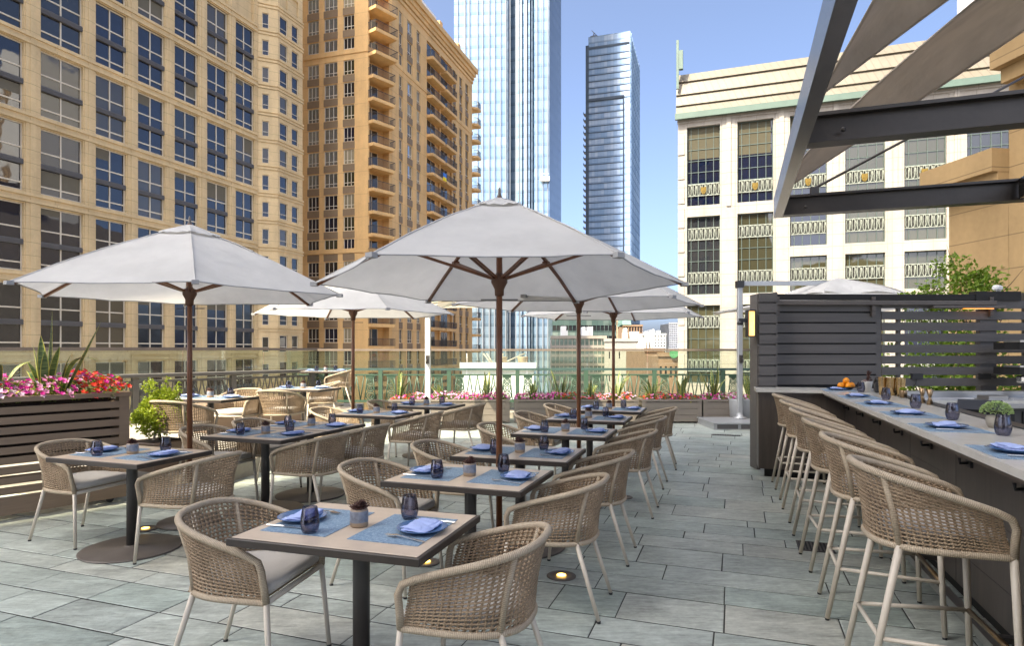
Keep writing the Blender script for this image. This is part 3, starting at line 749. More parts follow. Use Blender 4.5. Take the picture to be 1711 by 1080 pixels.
def building_left():
    rnd=random.Random(3)
    root=empty('office_building',(-49.6,18.06,GZ),R(90-20)); tag(root,'long beige limestone block with paired windows and grey spandrels beyond the slatted planter','building')
    g=-GZ; H=62+g; m=MB()
    bays=[(22.0,2.9),(26.2,2.9),(30.3,3.42),(35.0,3.46),(39.6,2.9),(43.7,2.9),(47.75,2.85),(51.8,2.85),(55.8,2.8)]
    K=range(-2,8); rects=[]
    for a,w in bays:
        for k in K:
            t=.41+6.27*k+g; rects.append((a-4,a-4+w,t-5.3,t))
    wall_open(m,(4,0,0),(1,0,0),(0,-1,0),55.1,H,rects,.34)
    for k in K:                                     # stepped bands between the double storeys
        z=.41+6.27*k+g
        for a,b,p in ((.10,.30,.17),(.30,.62,.07),(.62,.86,.20)): m.box2((4,-p,z+a),(59.1-p*.4,.02,z+b))
    edges=[(a,w) for a,w in bays]+[(59.4,0)]
    for (a,w),(b,_) in zip(edges,edges[1:]):        # piers with a centre rib
        x0,x1=a+w,b
        if x1-x0>.6:
            m.box2((x0+.12,-.06,0),(x1-.12,.02,46+g)); m.box2((x0+.42,-.11,0),(x1-.42,-.05,46+g))
    # chamfered end bay and the flank beyond it
    s2=.7071; fl=[1.18+3.135*k+g for k in range(-4,14)]
    wall_open(m,(59.1,0,0),(s2,-s2,0),(-s2,-s2,0),2.235,H,[(.53,1.25,z,z+1.75) for z in fl],.22)
    wall_open(m,(60.68,-1.58,0),(1,0,0),(0,-1,0),4.45,H,[(.35,1.72,z,z+1.95) for z in fl]+[(2.47,3.67,z,z+1.95) for z in fl],.22)
    for z in fl:
        for a,b,p in ((-.75,-.55,.10),(-.38,-.18,.12)):
            m.box2((60.66,-1.58-p,z+a),(65.13+p,-1.56,z+b)); m.beam(V(59.12,-.02,z+(a+b)/2)+V(-s2,-s2,0)*p/2,V(60.66,-1.56,z+(a+b)/2)+V(-s2,-s2,0)*p/2,p,.2)
    m.quad((65.13,-1.58,0),(65.13,20,0),(65.13,20,H),(65.13,-1.58,H)); m.quad((4,20,0),(4,0,0),(4,0,H),(4,20,H))
    m.quad((65.13,20,0),(4,20,0),(4,20,H),(65.13,20,H)); m.poly([(4,0,H),(59.1,0,H),(60.68,-1.58,H),(65.13,-1.58,H),(65.13,20,H),(4,20,H)])
    m.build('wall',M['limestone'],root)
    for w in (2.9,3.42,3.46,2.85,2.8):
        window_mesh(('a',w),w,5.3,(.5,),(2.5/5.3+.17,.125),.10,.12,thin=.11)
    sp=MB(); 
    SP={w:None for _,w in bays}; BL={}
    for a,w in bays:
        for k in range(-1,7):
            t=.41+6.27*k+g; x=a
            if a<30: continue
            b=rnd.random(); pm='glass_dark' if b<.62 else ('glass_grey' if b<.85 else 'glass_blind')
            if k<2 and rnd.random()<.35: pm='glass_grey'
            o=add_window(root,('a',w),(x,.20,t-5.3),0,pm)
            if SP[w] is None:
                q=MB(); q.box2((-.03,-.16,2.06),(w+.03,.10,2.48)); q.box2((-.03,-.19,2.14),(w+.03,-.15,2.22)); q.box2((-.03,-.19,2.30),(w+.03,-.15,2.38)); SP[w]=q.mesh('spandrel',M['spandrel'])
            put(SP[w],'spandrel',o)
            if rnd.random()<.42:                     # roller blinds behind the upper or lower lights
                c=rnd.choice(((0,.5,2.55),(.5,1,2.55),(0,1,2.55),(0,1,.1),(.5,1,.1))); hi=5.2 if c[2]>2 else 2.0; dr=rnd.choice((.5,.9,1.6)) if c[2]>2 else rnd.choice((.4,.8,1.3)); kk=(w,c,dr)
                if kk not in BL:
                    q=MB(); q.box2((c[0]*w+.09,.064,hi-dr),(c[1]*w-.09,.068,hi-.02)); BL[kk]=q.mesh('blind',M['roller_blind'])
                put(BL[kk],'blind',o)
    window_mesh('a_s',.72,1.75,(),(.3,),.07,.1); window_mesh('a_m',1.37,1.95,(),(.3,),.07,.1); window_mesh('a_n',1.2,1.95,(),(.3,),.07,.1)
    for z in fl[3:-1]:
        pm=lambda: rnd.choice(['glass_dark','glass_dark','glass_dark','glass_grey','glass_blind'])
        add_window(root,'a_s',(59.1+s2*.53+s2*.12,-s2*.53+s2*.12,z),R(-45),pm())
        add_window(root,'a_m',(60.68+.35,-1.58+.12,z),0,pm()); add_window(root,'a_n',(60.68+2.47,-1.58+.12,z),0,pm())

def building_orange():
    rnd=random.Random(5); g=-GZ
    root=empty('apartment_tower',(-16.4,87.3,GZ),R(-17)); tag(root,'tall ochre apartment tower with brown spandrels and dark railed balconies','building')
    m=MB(); H=53.0+g; tops=[49.0-2.98*k+g for k in range(0,20)]
    wl=[(-3.7+.0-1.49,1.66),(-6.64-1.49,2.05),(-9.2-1.49,1.74),(-12.0-1.49,1.74)]   # left face columns (x, width)
    yl=-3.9; hw=1.95
    x0=-18.0
    wall_open(m,(x0,yl,0),(1,0,0),(0,-1,0),-1.49-x0,H,[(x-x0,x+w-x0,t-hw,t) for x,w in wl for t in tops],.30)
    cd=V(1.49,3.9,0); cl=cd.length; cd.normalize(); cn=V(cd.y,-cd.x,0)
    wall_open(m,(-1.49,yl,0),cd,cn,cl,H,[(.25,cl-.55,t-2.35,t+.15) for t in tops],1.3)
    wr=[(2.04,1.0),(4.6,1.64),(7.75,1.15),(21.9,1.1),(24.8,1.3),(27.7,1.4)]
    rec=[(11.3,16.2),(16.7,21.3)]
    wall_open(m,(0,0,0),(0,1,0),(1,0,0),31.1,H,[(y,y+w,t-hw,t) for y,w in wr for t in tops]+[(a,b,t-2.35,t+.15) for a,b in rec for t in tops],.30)
    m.quad((0,31.1,0),(-18,31.1,0),(-18,31.1,H),(0,31.1,H)); m.quad((-18,31.1,0),(-18,yl,0),(-18,yl,H),(-18,31.1,H))
    for a,b,p in ((50.2,50.7,.18),(50.9,51.5,.32),(51.5,52.2,.55),(52.2,53.0,.85)):
        m.prism([(x0,yl-p),(-1.49,yl-p),(p*.9,-p*.3),(p,31.1+p),(x0,31.1+p)],a+g,b+g)
    for z in (41.3,14.8,-3): m.prism([(x0,yl-.12),(-1.49,yl-.12),(.1,-.05),(.12,31.15),(x0,31.15)],z-.5+g,z+.1+g)
    for a,b in rec:
        pass
    m.build('wall',M['orange_conc'],root)
    m=MB()
    for i,t in enumerate(tops):
        z0,z1=t-2.98+.06,t-hw-.04
        if abs(z1-(41.3-.3+g))<1.2: continue
        for x,w in wl: m.box2((x-.06,yl-.03,z0),(x+w+.06,yl+.05,z1))
        for y,w in wr: m.box2((-.05,y-.06,z0),(.03,y+w+.06,z1))
    o=m.build('spandrel_panel',M['brown_panel'],root); o['kind']='stuff'
    for w in (1.66,2.05,1.74,1.0,1.64,1.15,1.1,1.3,1.4):
        window_mesh(('b',w),w,hw,(.34,.67) if w>1.5 else (.5,),(.26,),.08,.1)
    m=MB(); n=0
    def pm(): return rnd.choices(['glass_dark','glass_cream','glass_grey','glass_olive'],[3,3,2,1])[0]
    for j,(x,w) in enumerate(wl):
        for i,t in enumerate(tops):
            if j<3 and i<17: add_window(root,('b',w),(x,yl+.14,t-hw),0,'glass_mirror' if j>0 and i<9 else pm())
            else: m.quad((x,yl+.2,t-hw),(x+w,yl+.2,t-hw),(x+w,yl+.2,t),(x,yl+.2,t))
    for j,(y,w) in enumerate(wr):
        for i,t in enumerate(tops):
            if j<3 and i<16: add_window(root,('b',w),(-.14,y,t-hw),R(90),'glass_mirror' if rnd.random()<.45 else pm())
            else:
                m.quad((-.2,y,t-hw),(-.2,y+w,t-hw),(-.2,y+w,t),(-.2,y,t)); m.box2((-.19,y+w*.47,t-hw),(-.13,y+w*.53,t),1); m.box2((-.185,y,t-hw*.74),(-.135,y+w,t-hw*.70),1)
    o=m.build('far_window',[M['glass_grey'],M['mullion']],root); o['kind']='stuff'
    # balconies
    def slab(poly,z,rails):
        q=MB(); q.prism(poly,z-.28,z); q.prism([(a*.985+poly[0][0]*.015,b*.985+poly[0][1]*.015) for a,b in poly],z-.42,z-.281); b=q.build('balcony',M['orange_conc'],root)
        q=MB()
        for p0,p1 in zip(rails,rails[1:]):
            p0=V(*p0,z); p1=V(*p1,z); L=(p1-p0).length; up=V(0,0,1)
            q.beam(p0+up*1.02,p1+up*1.02,.06,.06); q.beam(p0+up*.12,p1+up*.12,.04,.04)
            k=max(2,int(L/.16))
            for i in range(k+1):
                c=p0.lerp(p1,i/k); q.box(c+up*.57,(.03,.03,.9))
        q.build('balcony_railing',M['balcony_rail'],b)
    for i,t in enumerate(tops[:17]):
        z=t-2.45
        a=V(-1.49,yl,0)+cd*.05; e=V(-1.49,yl,0)+cd*(cl-.35); o1=a+cn*(1.0 if i>2 else 1.5); o2=e+cn*(1.0 if i>2 else 1.5)
        slab([(a.x,a.y),(o1.x,o1.y),(o2.x,o2.y),(e.x,e.y)][::1],z,[(a.x,a.y),(o1.x,o1.y),(o2.x,o2.y),(e.x,e.y)])
        for a0,b0 in rec: slab([(-.05,a0),(1.05,a0+.05),(1.05,b0-.05),(-.05,b0)],z,[(0,a0),(1.0,a0+.1),(1.0,b0-.1),(0,b0)])
        slab([(-2.2,31.1),(.4,31.0),(1.0,31.6),(1.0,33.2),(-2.2,33.2)],z-.6,[(.4,31.05),(.95,31.6),(.95,33.1),(-2.1,33.1)])
    # balcony doors deep in the recesses
    q=MB()
    for t in tops:
        for s0,s1 in ((.5,1.5),(1.6,2.6)):
            a=V(-1.49,yl,0)+cd*s0-cn*1.22; b=V(-1.49,yl,0)+cd*s1-cn*1.22
            q.quad((a.x,a.y,t-2.3),(b.x,b.y,t-2.3),(b.x,b.y,t-.1),(a.x,a.y,t-.1)); q.beam(a+V(0,0,t-1.2),a+V(0,0,t-1.19),.08,.08,1); q.box((a+V(0,0,t-1.2)),(.09,.09,2.2),1); q.box((b+V(0,0,t-1.2)),(.09,.09,2.2),1)
        for y0,y1 in rec:
            q.quad((-.24,y0+.4,t-2.3),(-.24,y1-1.4,t-2.3),(-.24,y1-1.4,t-.05),(-.24,y0+.4,t-.05)); q.box((-.22,(y0+y1)/2-.5,t-1.2),(.06,.09,2.2),1); q.box((-.22,y0+.4,t-1.2),(.06,.09,2.2),1)
    o=q.build('balcony_door',[M['glass_grey'],M['mullion']],root); o['kind']='stuff'
    # pale penthouse and turrets above the cornice
    q=MB(); q.box2((-13,6,H),(-3.2,22,H+5.5)); q.box2((-10,9,H+5.5),(-6,15,H+9)); q.prism([(-13,22),(-3.2,22),(-5.5,27),(-13,27)],H,H+3.2); q.build('penthouse',M['pale_wall'],root)
    for y in (1.2,9.5,17.5,25.5):
        q=MB(); q.box2((-1.9,y,H),(-.5,y+1.1,H+2.3)); q.lathe([(.75,0),(.75,.3),(.3,.9),(.0001,1.0)],12,(-1.2,y+2.4,H)); q.build('roof_turret',M['orange_conc'],root)
    q=MB(); q.tube([(-6.5,12,H+9),(-6.5,12,H+19)],[.16,.06],8); q.build('mast',M['brown_panel'],root)
    # small flag over a balcony rail
    q=MB(); zf=tops[6]-2.45+.9
    for k,mi in ((0,0),(1,1)):
        q.grid(lambda u,v:(1.12+.05*math.sin(u*5),15.0+u*1.5,zf-.62*k-v*.62+.1*u),6,3,mi)
    q.build('flag',[M['flag_blue'],M['flag_yellow']],root)

def building_pale():
    g=-GZ; root=empty('stone_building',(15.08,55,GZ),R(-20)); tag(root,'pale limestone building with dark window bays, looped green panels and a ribbed metal roof','building')
    m=MB(); w=46; cols=[(.0,2.72),(4.1,2.8),(8.16,2.74),(12.2,2.8),(16.3,2.8),(20.4,2.8),(24.5,2.8)]
    a_rows=[(13.84,20.65),(6.2,12.9),(-1.4,5.27),(-9,-2.4)]; b_rows=[(13.84,20.65),(9.95,12.95),(6.2,9.1),(-1.4,5.27),(-9,-2.4)]
    rects=[]; wins=[]
    for i,(x,ww) in enumerate(cols):
        for z0,z1 in (a_rows if i<2 else b_rows): rects.append((x+.75,x+ww+.75,z0+g,z1+g)); wins.append((i,x,ww,z0,z1))
    wall_open(m,(-.75,0,0),(1,0,0),(0,-1,0),w,22+g,rects,.45)
    m.quad((-.75,0,0),(-.75,0,22+g),(-.75,26,22+g),(-.75,26,0)); m.quad((w-.75,0,0),(w-.75,26,0),(w-.75,26,22+g),(w-.75,0,22+g)); m.quad((-.75,26,0),(-.75,26,22+g),(w-.75,26,22+g),(w-.75,26,0))
    for (x,ww),(x2,_) in zip(cols,cols[1:]):       # slim pilasters under the eaves
        c=(x+ww+x2)/2; m.box2((c-.18,-.14,13.6+g),(c+.18,.02,21.4+g)); m.box2((c-.5,-.05,-9+g),(c+.5,.02,21.4+g))
    m.box2((-.8,-.1,21.0+g),(w-.75,.02,21.6+g))
    for k in range(14): m.box2((-.74,-.07,-9+k*2.1+g),(-.2,.02,-9+k*2.1+1.7+g))
    m.build('wall',M['white_stone'],root)
    m=MB(); q=[(-.9,-.45,21.7),(-.9,-.05,22.5),(-.9,-.2,22.55),(-.9,.15,23.5),(-.9,.0,23.55),(-.9,.4,24.7),(-.9,.25,24.75),(-.9,.6,25.5),(-.9,10,25.9)]
    for (x,y,z),(x2,y2,z2) in zip(q,q[1:]): m.quad((-.9,y,z+g),(w,y,z+g),(w,y2,z2+g),(-.9,y2,z2+g))
    n=len(m.v); m.v += [(x,y,z+g) for x,y,z in q]+[(-.9,10,21.7+g)]; m.face(range(n+len(q),n-1,-1))
    m.build('roof',M['roof_metal'],root)
    m=MB(); m.box2((-.95,-.62,21.25+g),(w,-.30,21.75+g)); m.box2((-.95,-.31,21.5+g),(w,.05,21.7+g)); m.build('gutter',M['green_metal'],root)
    m=MB(); m.box2((-.86,-.3,24.0+g),(-.66,-.1,28.2+g)); m.box2((-.62,-.5,25.6+g),(-.3,-.1,27.2+g)); m.build('antenna',M['green_metal'],root)
    def loops(n,w,h):
        q=MB(); q.box2((0,-.02,0),(w,.03,.06)); q.box2((0,-.02,h-.06),(w,.03,h))
        for k in range(n):
            cx=w*(k+.5)/n; rx=w/n*.40
            pts=[(cx+(rx*(.55+.45*abs(math.sin(t)))*math.cos(t)),0,h/2+(h/2-.06)*math.sin(t)) for t in [2*PI*i/18 for i in range(18)]]
            q.tube(pts,.034,4,0,True)
            q.tube([(cx+w/n/2-.06*w/n,0,h*.12),(cx+w/n/2,0,h*.5),(cx+w/n/2-.06*w/n,0,h*.88)],.03,4)
        return q.mesh('looped_panel',M['pale_green'])
    LP={}
    cr=MB(); pts=[(-.34,.95),(.0,.86),(.34,.95),(.36,.45),(.22,.12),(0,0),(-.22,.12),(-.36,.45)]
    cr_pts=[(x,z) for x,z in pts]
    n=len(cr.v); cr.v += [(x,-.10,z) for x,z in pts]+[(x,-.02,z) for x,z in pts]; k=len(pts)
    cr.face(range(n+k-1,n-1,-1)); 
    for i in range(k): cr.face((n+i,n+(i+1)%k,n+k+(i+1)%k,n+k+i))
    cr.box2((-.2,-.13,.42),(.2,-.09,.54)); cr.box2((-.05,-.14,.2),(.05,-.09,.8)); crest=cr.mesh('crest',M['crest'])
    rnd=random.Random(8)
    for (i,x,ww,z0,z1) in wins:
        h=z1-z0; rows=[r/round(h/.95) for r in range(1,round(h/.95))]; key=('p',ww,round(h,2))
        window_mesh(key,ww,h,(.12,.34,.57,.80) ,rows,.07,.12,'muntin','glass_olive',.05)
        if i>6: continue
        o=add_window(root,key,(x,.26,z0+g),0,rnd.choice(['glass_olive','glass_dark','glass_grey','glass_olive']))
        for oz in (14.7,10.9,7.1,3.35,-.4,-4.6):
            if z0+.3<oz<z1-.9:
                if ww not in LP: LP[ww]=loops(7,ww-.1,1.05)
                put(LP[ww],'looped_panel',o,(.05,-.02,oz-z0))
                b=MB(); 
                if (ww,'b') not in LP: b.quad((.06,.05,0),(ww-.06,.05,0),(ww-.06,.05,1.05),(.06,.05,1.05)); LP[(ww,'b')]=b.mesh('panel_backing',M['joint_dark'])
                put(LP[(ww,'b')],'panel_backing',o,(0,0,oz-z0))
                if oz>14: put(crest,'crest',o,(ww/2,-.02,oz-z0+.12)).scale=(.62,1,.68)
        if z1>20:
            q=MB(); 
            if 'blind' not in LP: q.quad((.05,.06,0),(2.6,.06,0),(2.6,.06,2.7),(.05,.06,2.7)); LP['blind']=q.mesh('blind',M['blind'])
            put(LP['blind'],'blind',o,(.02,0,h-2.75-(.0 if i<2 else -1.0)))

def towers():
    g=-GZ
    # the pale glass tower
    root=empty('glass_skyscraper',(0,0,GZ)); tag(root,'pale blue glass skyscraper with white vertical fins rising behind the ochre tower','building')
    Z=220; X0,X1=at(757,Z).x,at(918,Z).x; d=30; H=330
    m=MB(); su=V(math.sin(R(19)),math.cos(R(19)),0)
    def face(mm,a,b,h0,h1): mm.quad((a.x,a.y,h0),(b.x,b.y,h0),(b.x,b.y,h1),(a.x,a.y,h1))
    A=V(X0,Z+4,0); B=V(at(848,Z).x,Z+2.6,0); Bi=B+V(.3,3,0); C=V(at(885,Z).x,Z+2.6,0); Ci=V(at(893,Z).x,Z+4.6,0); D=V(X1,Z,0); C2=V(at(893,Z).x,Z+.5,0)
    xA=A; seq=[(A,B),(B,Bi),(Bi,V(C.x,C.y+.2,0)),(V(C.x,C.y+.2,0),Ci),(Ci,C2),(C2,D)]
    for a,b in seq: face(m,a,b,0,H)
    m.build('glazed_front',M['tower_a'],root)
    m=MB(); E=D+su*16; face(m,D,E,0,H); face(m,E,A+V(0,60,0),0,H); face(m,A+V(0,60,0),A,0,H); m.poly([(A.x,A.y,H),(D.x,D.y,H),(E.x,E.y,H),(A.x,A.y+60,H)]); m.build('glazed_side',M['tower_shade'],root)
    q=MB(); q.box((0,-.35,H/2),(.34,.7,H)); fm=q.mesh('fin',M['fin'])
    for px in (763,776,783,797,806,817,826,836,845,852,862,869,880,897,907,915):
        x=at(px,Z).x; y=Z+2.6+(B.x-x)/(B.x-A.x)*1.4 if x<B.x else (Z+2.9 if x<C.x else Z+.3)
        put(fm,'fin',root,(x,y,0))
    for px in (848,889):
        q=MB(); q.box((at(px,Z).x,Z+2.2,H/2),(.5,1.2,H)); q.build('dark_reveal',M['tower_shade'],root)
    q=MB(); x=at(910,Z).x; q.box((x,Z-1.4,62+g-2.2),(3.2,1.0,1.5)); q.box((x,Z-1.4,62+g-.4),(3.2,.1,.1)); q.tube([(x-1.4,Z-1.4,62+g),(x-1.4,Z-1,H)],.05,4); q.tube([(x+1.4,Z-1.4,62+g),(x+1.4,Z-1,H)],.05,4)
    o=q.build('window_cleaning_cradle',M['pale_wall']); o.location=(0,0,GZ); tag(o,'small white window-cleaning cradle hanging on the pale glass skyscraper','cradle')
    # the blue slab tower
    root=empty('blue_glass_tower',(36.6,305.7,GZ),R(-18)); tag(root,'slender blue glass tower with dark balcony edge standing alone against the sky','building')
    H=151+g; m=MB(); Wd=19.9; D=38
    m.quad((0,0,0),(Wd,0,0),(Wd,0,H),(0,0,H)); m.build('glazed_front',M['tower_b'],root)
    m=MB(); m.quad((Wd,0,0),(Wd,D,0),(Wd,D,H-1),(Wd,0,H-1)); m.quad((0,D,0),(0,0,0),(0,0,H),(0,D,H)); m.quad((Wd,D,0),(0,D,0),(0,D,H),(Wd,D,H)); m.quad((0,0,H-1),(Wd,0,H-1),(Wd,D,H-1),(0,D,H-1)); m.build('glazed_side',M['tower_shade'],root)
    m=MB(); m.box2((-1.3,-.2,0),(.25,4,H-4)); m.box2((.2,-.25,H-6),(Wd-.3,.1,H-5)); m.box2((.2,-.9,H-31.2),(Wd-3,.1,H-30)); m.box2((Wd-3.3,-.9,0),(Wd-2.8,.1,H-30)); 
    k=0; z=3.0
    while z<H-8: m.box2((.1,-.3,z-.12),(Wd-(3 if z<H-31 else .2),.05,z+.1)); z+=3.05
    m.build('dark_frame',M['tower_dark'],root)
    m=MB()
    for y in (3,7,11,15,19,23,27,31,35): m.box2((Wd-.05,y-.2,0),(Wd+.35,y+.2,H+.5-y*.08))
    m.build('side_fin',M['tower_a'],root)
    m=MB(); z=3
    while z<H-36: m.box2((-2.4,-.4,z),(-1.2,3.5,z+.35)); m.box2((-2.4,-.4,z+.35),(-2.3,3.5,z+1.2)); z+=3.05
    o=m.build('balcony',M['tower_dark'],root); o['kind']='stuff'
    m=MB(); m.tube([(1.5,3,H),(2.2,3,H+3.2)],.25,6); m.box((2,3,H+1),(3,1,1.4)); m.tube([(1.0,3,H+4.5),(4,3,H+1.2)],.15,5); m.build('roof_crane',M['spandrel'],root)

def block(name,label,px0,px1,ytop,Z,dep,wall,floors,cols,win='glass_grey',yaw=0,extra=None,wf=.62,hf=.55):
    """a far building: wall with recessed window openings and its panes"""
    g=-GZ; a=at(px0,Z); b=at(px1,Z); w=(b.x-a.x); h=EYE+(HY-ytop)*Z/F+g
    root=empty(name,(a.x,Z,GZ),yaw); tag(root,label,'building'); m=MB(); q=MB()
    fh=h/floors; cw=w/cols; rects=[((i+.5-wf/2)*cw,(i+.5+wf/2)*cw,(k+.25)*fh,(k+.25+hf)*fh) for i in range(cols) for k in range(floors)]
    wall_open(m,(0,0,0),(1,0,0),(0,-1,0),w,h,rects,.2)
    m.quad((w,0,0),(w,dep,0),(w,dep,h),(w,0,h)); m.quad((0,dep,0),(0,0,0),(0,0,h),(0,dep,h)); m.quad((w,dep,0),(0,dep,0),(0,dep,h),(w,dep,h)); m.quad((0,0,h),(w,0,h),(w,dep,h),(0,dep,h))
    m.box2((-.15,-.2,h-.02),(w+.15,.15,h+.55)); m.build('wall',M[wall],root)
    for x0,x1,z0,z1 in rects: q.quad((x0,.16,z0),(x1,.16,z0),(x1,.16,z1),(x0,.16,z1))
    o=q.build('window_grid',M[win],root); o['kind']='stuff'
    if extra: extra(root,w,h,dep)
    return root
def city():
    rnd=random.Random(2)
    def plant(root,w,h,d):
        m=MB()
        for k in range(5): 
            x=rnd.uniform(.1,.85)*w; m.box2((x,d*.3,h+.5),(x+w*rnd.uniform(.05,.14),d*.6,h+.5+rnd.uniform(.8,2.2)))
        m.build('roof_plant',M['pale_wall'],root)
    def low(root,w,h,d):
        m=MB()
        for k in range(9):
            x=w*(k+.5)/9; m.box2((x-.35,1+rnd.random()*3,h),(x+.35,1.8+rnd.random()*3,h+.45))
        for k in range(5): m.tube([(rnd.random()*w,3,h),(rnd.random()*w,3,h+1.2)],.06,5)
        m.build('roof_furniture',M['white_stone'],root)
        m=MB()
        for k in range(2): m.lathe([(.25,0),(.4,.9),(.42,.95)],10,(w*(.55+.3*k),1.5,h))
        m.build('roof_pot',M['tan_wall'],root)
    block('low_white_building','low white flat-roofed building seen through the green railing, furniture on its roof',772,892,619,46,26,'pale_wall',3,5,'glass_grey',0,low,.5,.3)
    block('glass_office','greenish glass office block with pale mullions behind the tall umbrella poles',921,1012,566,125,26,'white_stone',10,13,'lowglass',R(-3),plant,.84,.70)
    block('upper_glass_office','green glass upper block stepped back behind the glass office',923,1030,522,170,20,'lowglass',9,16,'glass_grey',0,None,.86,.5)
    block('grey_annex','plain grey windowless block beside the glass office',1010,1076,571,118,16,'spandrel_pale',4,4,'glass_grey',R(-8),plant,.12,.3)
    def mansard(root,w,h,d):
        m=MB(); n=len(m.v); m.v += [(-.3,-.3,h+.5),(w*.42,-.3,h+.5),(w*.42,d,h+.5),(-.3,d,h+.5),(w*.1,1.5,h+6),(w*.32,1.5,h+6),(w*.32,d-2,h+6),(w*.1,d-2,h+6)]
        for f in ((0,1,5,4),(1,2,6,5),(2,3,7,6),(3,0,4,7),(4,5,6,7)): m.face([n+i for i in f])
        m.build('roof',M['slate_roof'],root)
    block('brown_tower','dark brown ribbed tower with a green pointed roof in the gap under the umbrellas',1041,1073,546,190,20,'brown_brick',9,7,'glass_dark',R(-5),mansard,.5,.8)
    block('old_brick_block','tan brick block of many small windows behind the green pointed roof',1022,1050,538,215,18,'tan_wall',16,6,'glass_grey',0,None,.55,.5)
    block('white_apartments','white apartment block with rows of balconies on the far skyline',1068,1112,560,260,30,'pale_wall',17,9,'glass_grey',R(-4),plant,.74,.45)
    block('slim_white_tower','slim white tower at the far end of the street gap',1118,1135,541,300,18,'pale_wall',26,5,'glass_grey',0,None,.6,.5)
    block('red_brick_house','low red brick building with white base in the gap beside the pale stone building',1078,1108,588,96,16,'red_brick',5,5,'glass_grey',0,plant,.4,.4)
    r=block('orange_brick_house','orange brick building with a small round green sign at the street gap',1100,1150,596,82,14,'red_brick',4,6,'glass_grey',R(-4),None,.45,.4)
    m=MB(); m.lathe([(.55,0),(.55,.12)],18); o=m.build('round_sign',M['sign_green'],r,(1.9,-.3,14.9)); o.rotation_euler=(PI/2,0,0)
    # hotel wing at the bar's end, white tower above it, unseen tower added for shade
    root=empty('hotel_wing',(13.7,20,0),R(8)); tag(root,'beige stone hotel wing with heavy cornices at the end of the bar','building')
    m=MB(); 
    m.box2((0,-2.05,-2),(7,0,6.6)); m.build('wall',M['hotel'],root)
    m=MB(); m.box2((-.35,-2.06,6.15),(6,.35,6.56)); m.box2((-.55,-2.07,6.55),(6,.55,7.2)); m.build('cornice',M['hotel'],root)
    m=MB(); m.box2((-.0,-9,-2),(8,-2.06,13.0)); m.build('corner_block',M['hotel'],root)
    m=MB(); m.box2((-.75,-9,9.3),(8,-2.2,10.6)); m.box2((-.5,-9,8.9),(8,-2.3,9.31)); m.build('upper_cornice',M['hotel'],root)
    m=MB(); m.box2((-.06,-4.2,1.2),(.02,-2.6,3.7)); m.build('window',M['glass_dark'],root)
    root=empty('white_tower',(54,72,GZ),R(-20)); tag(root,'plain white rendered tower beyond the hotel wing','building')
    m=MB(); m.box2((0,0,0),(9,12,75)); m.box2((9.8,-4,0),(26,12,70)); m.build('wall',M['pale_wall'],root)
    m=MB(); m.box2((9,-.6,0),(9.8,2,72)); m.build('pilaster',M['hotel'],root)
    root=empty('shade_tower',(0,0,GZ),0); tag(root,'unseen beige tower added behind the terrace to shade it','building')
    m=MB(); g=14; H=66+g
    # its left edge follows the shadow line on the terrace
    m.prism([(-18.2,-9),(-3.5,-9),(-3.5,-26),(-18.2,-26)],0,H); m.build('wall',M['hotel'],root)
    q=MB()
    for k in range(18):
        for i in range(3): q.box2((-16.4+i*4.2,-9.02,2.2+k*4),(-14.2+i*4.2,-8.98,4.6+k*4))
    o=q.build('window_grid',M['glass_dark'],root); o['kind']='stuff'
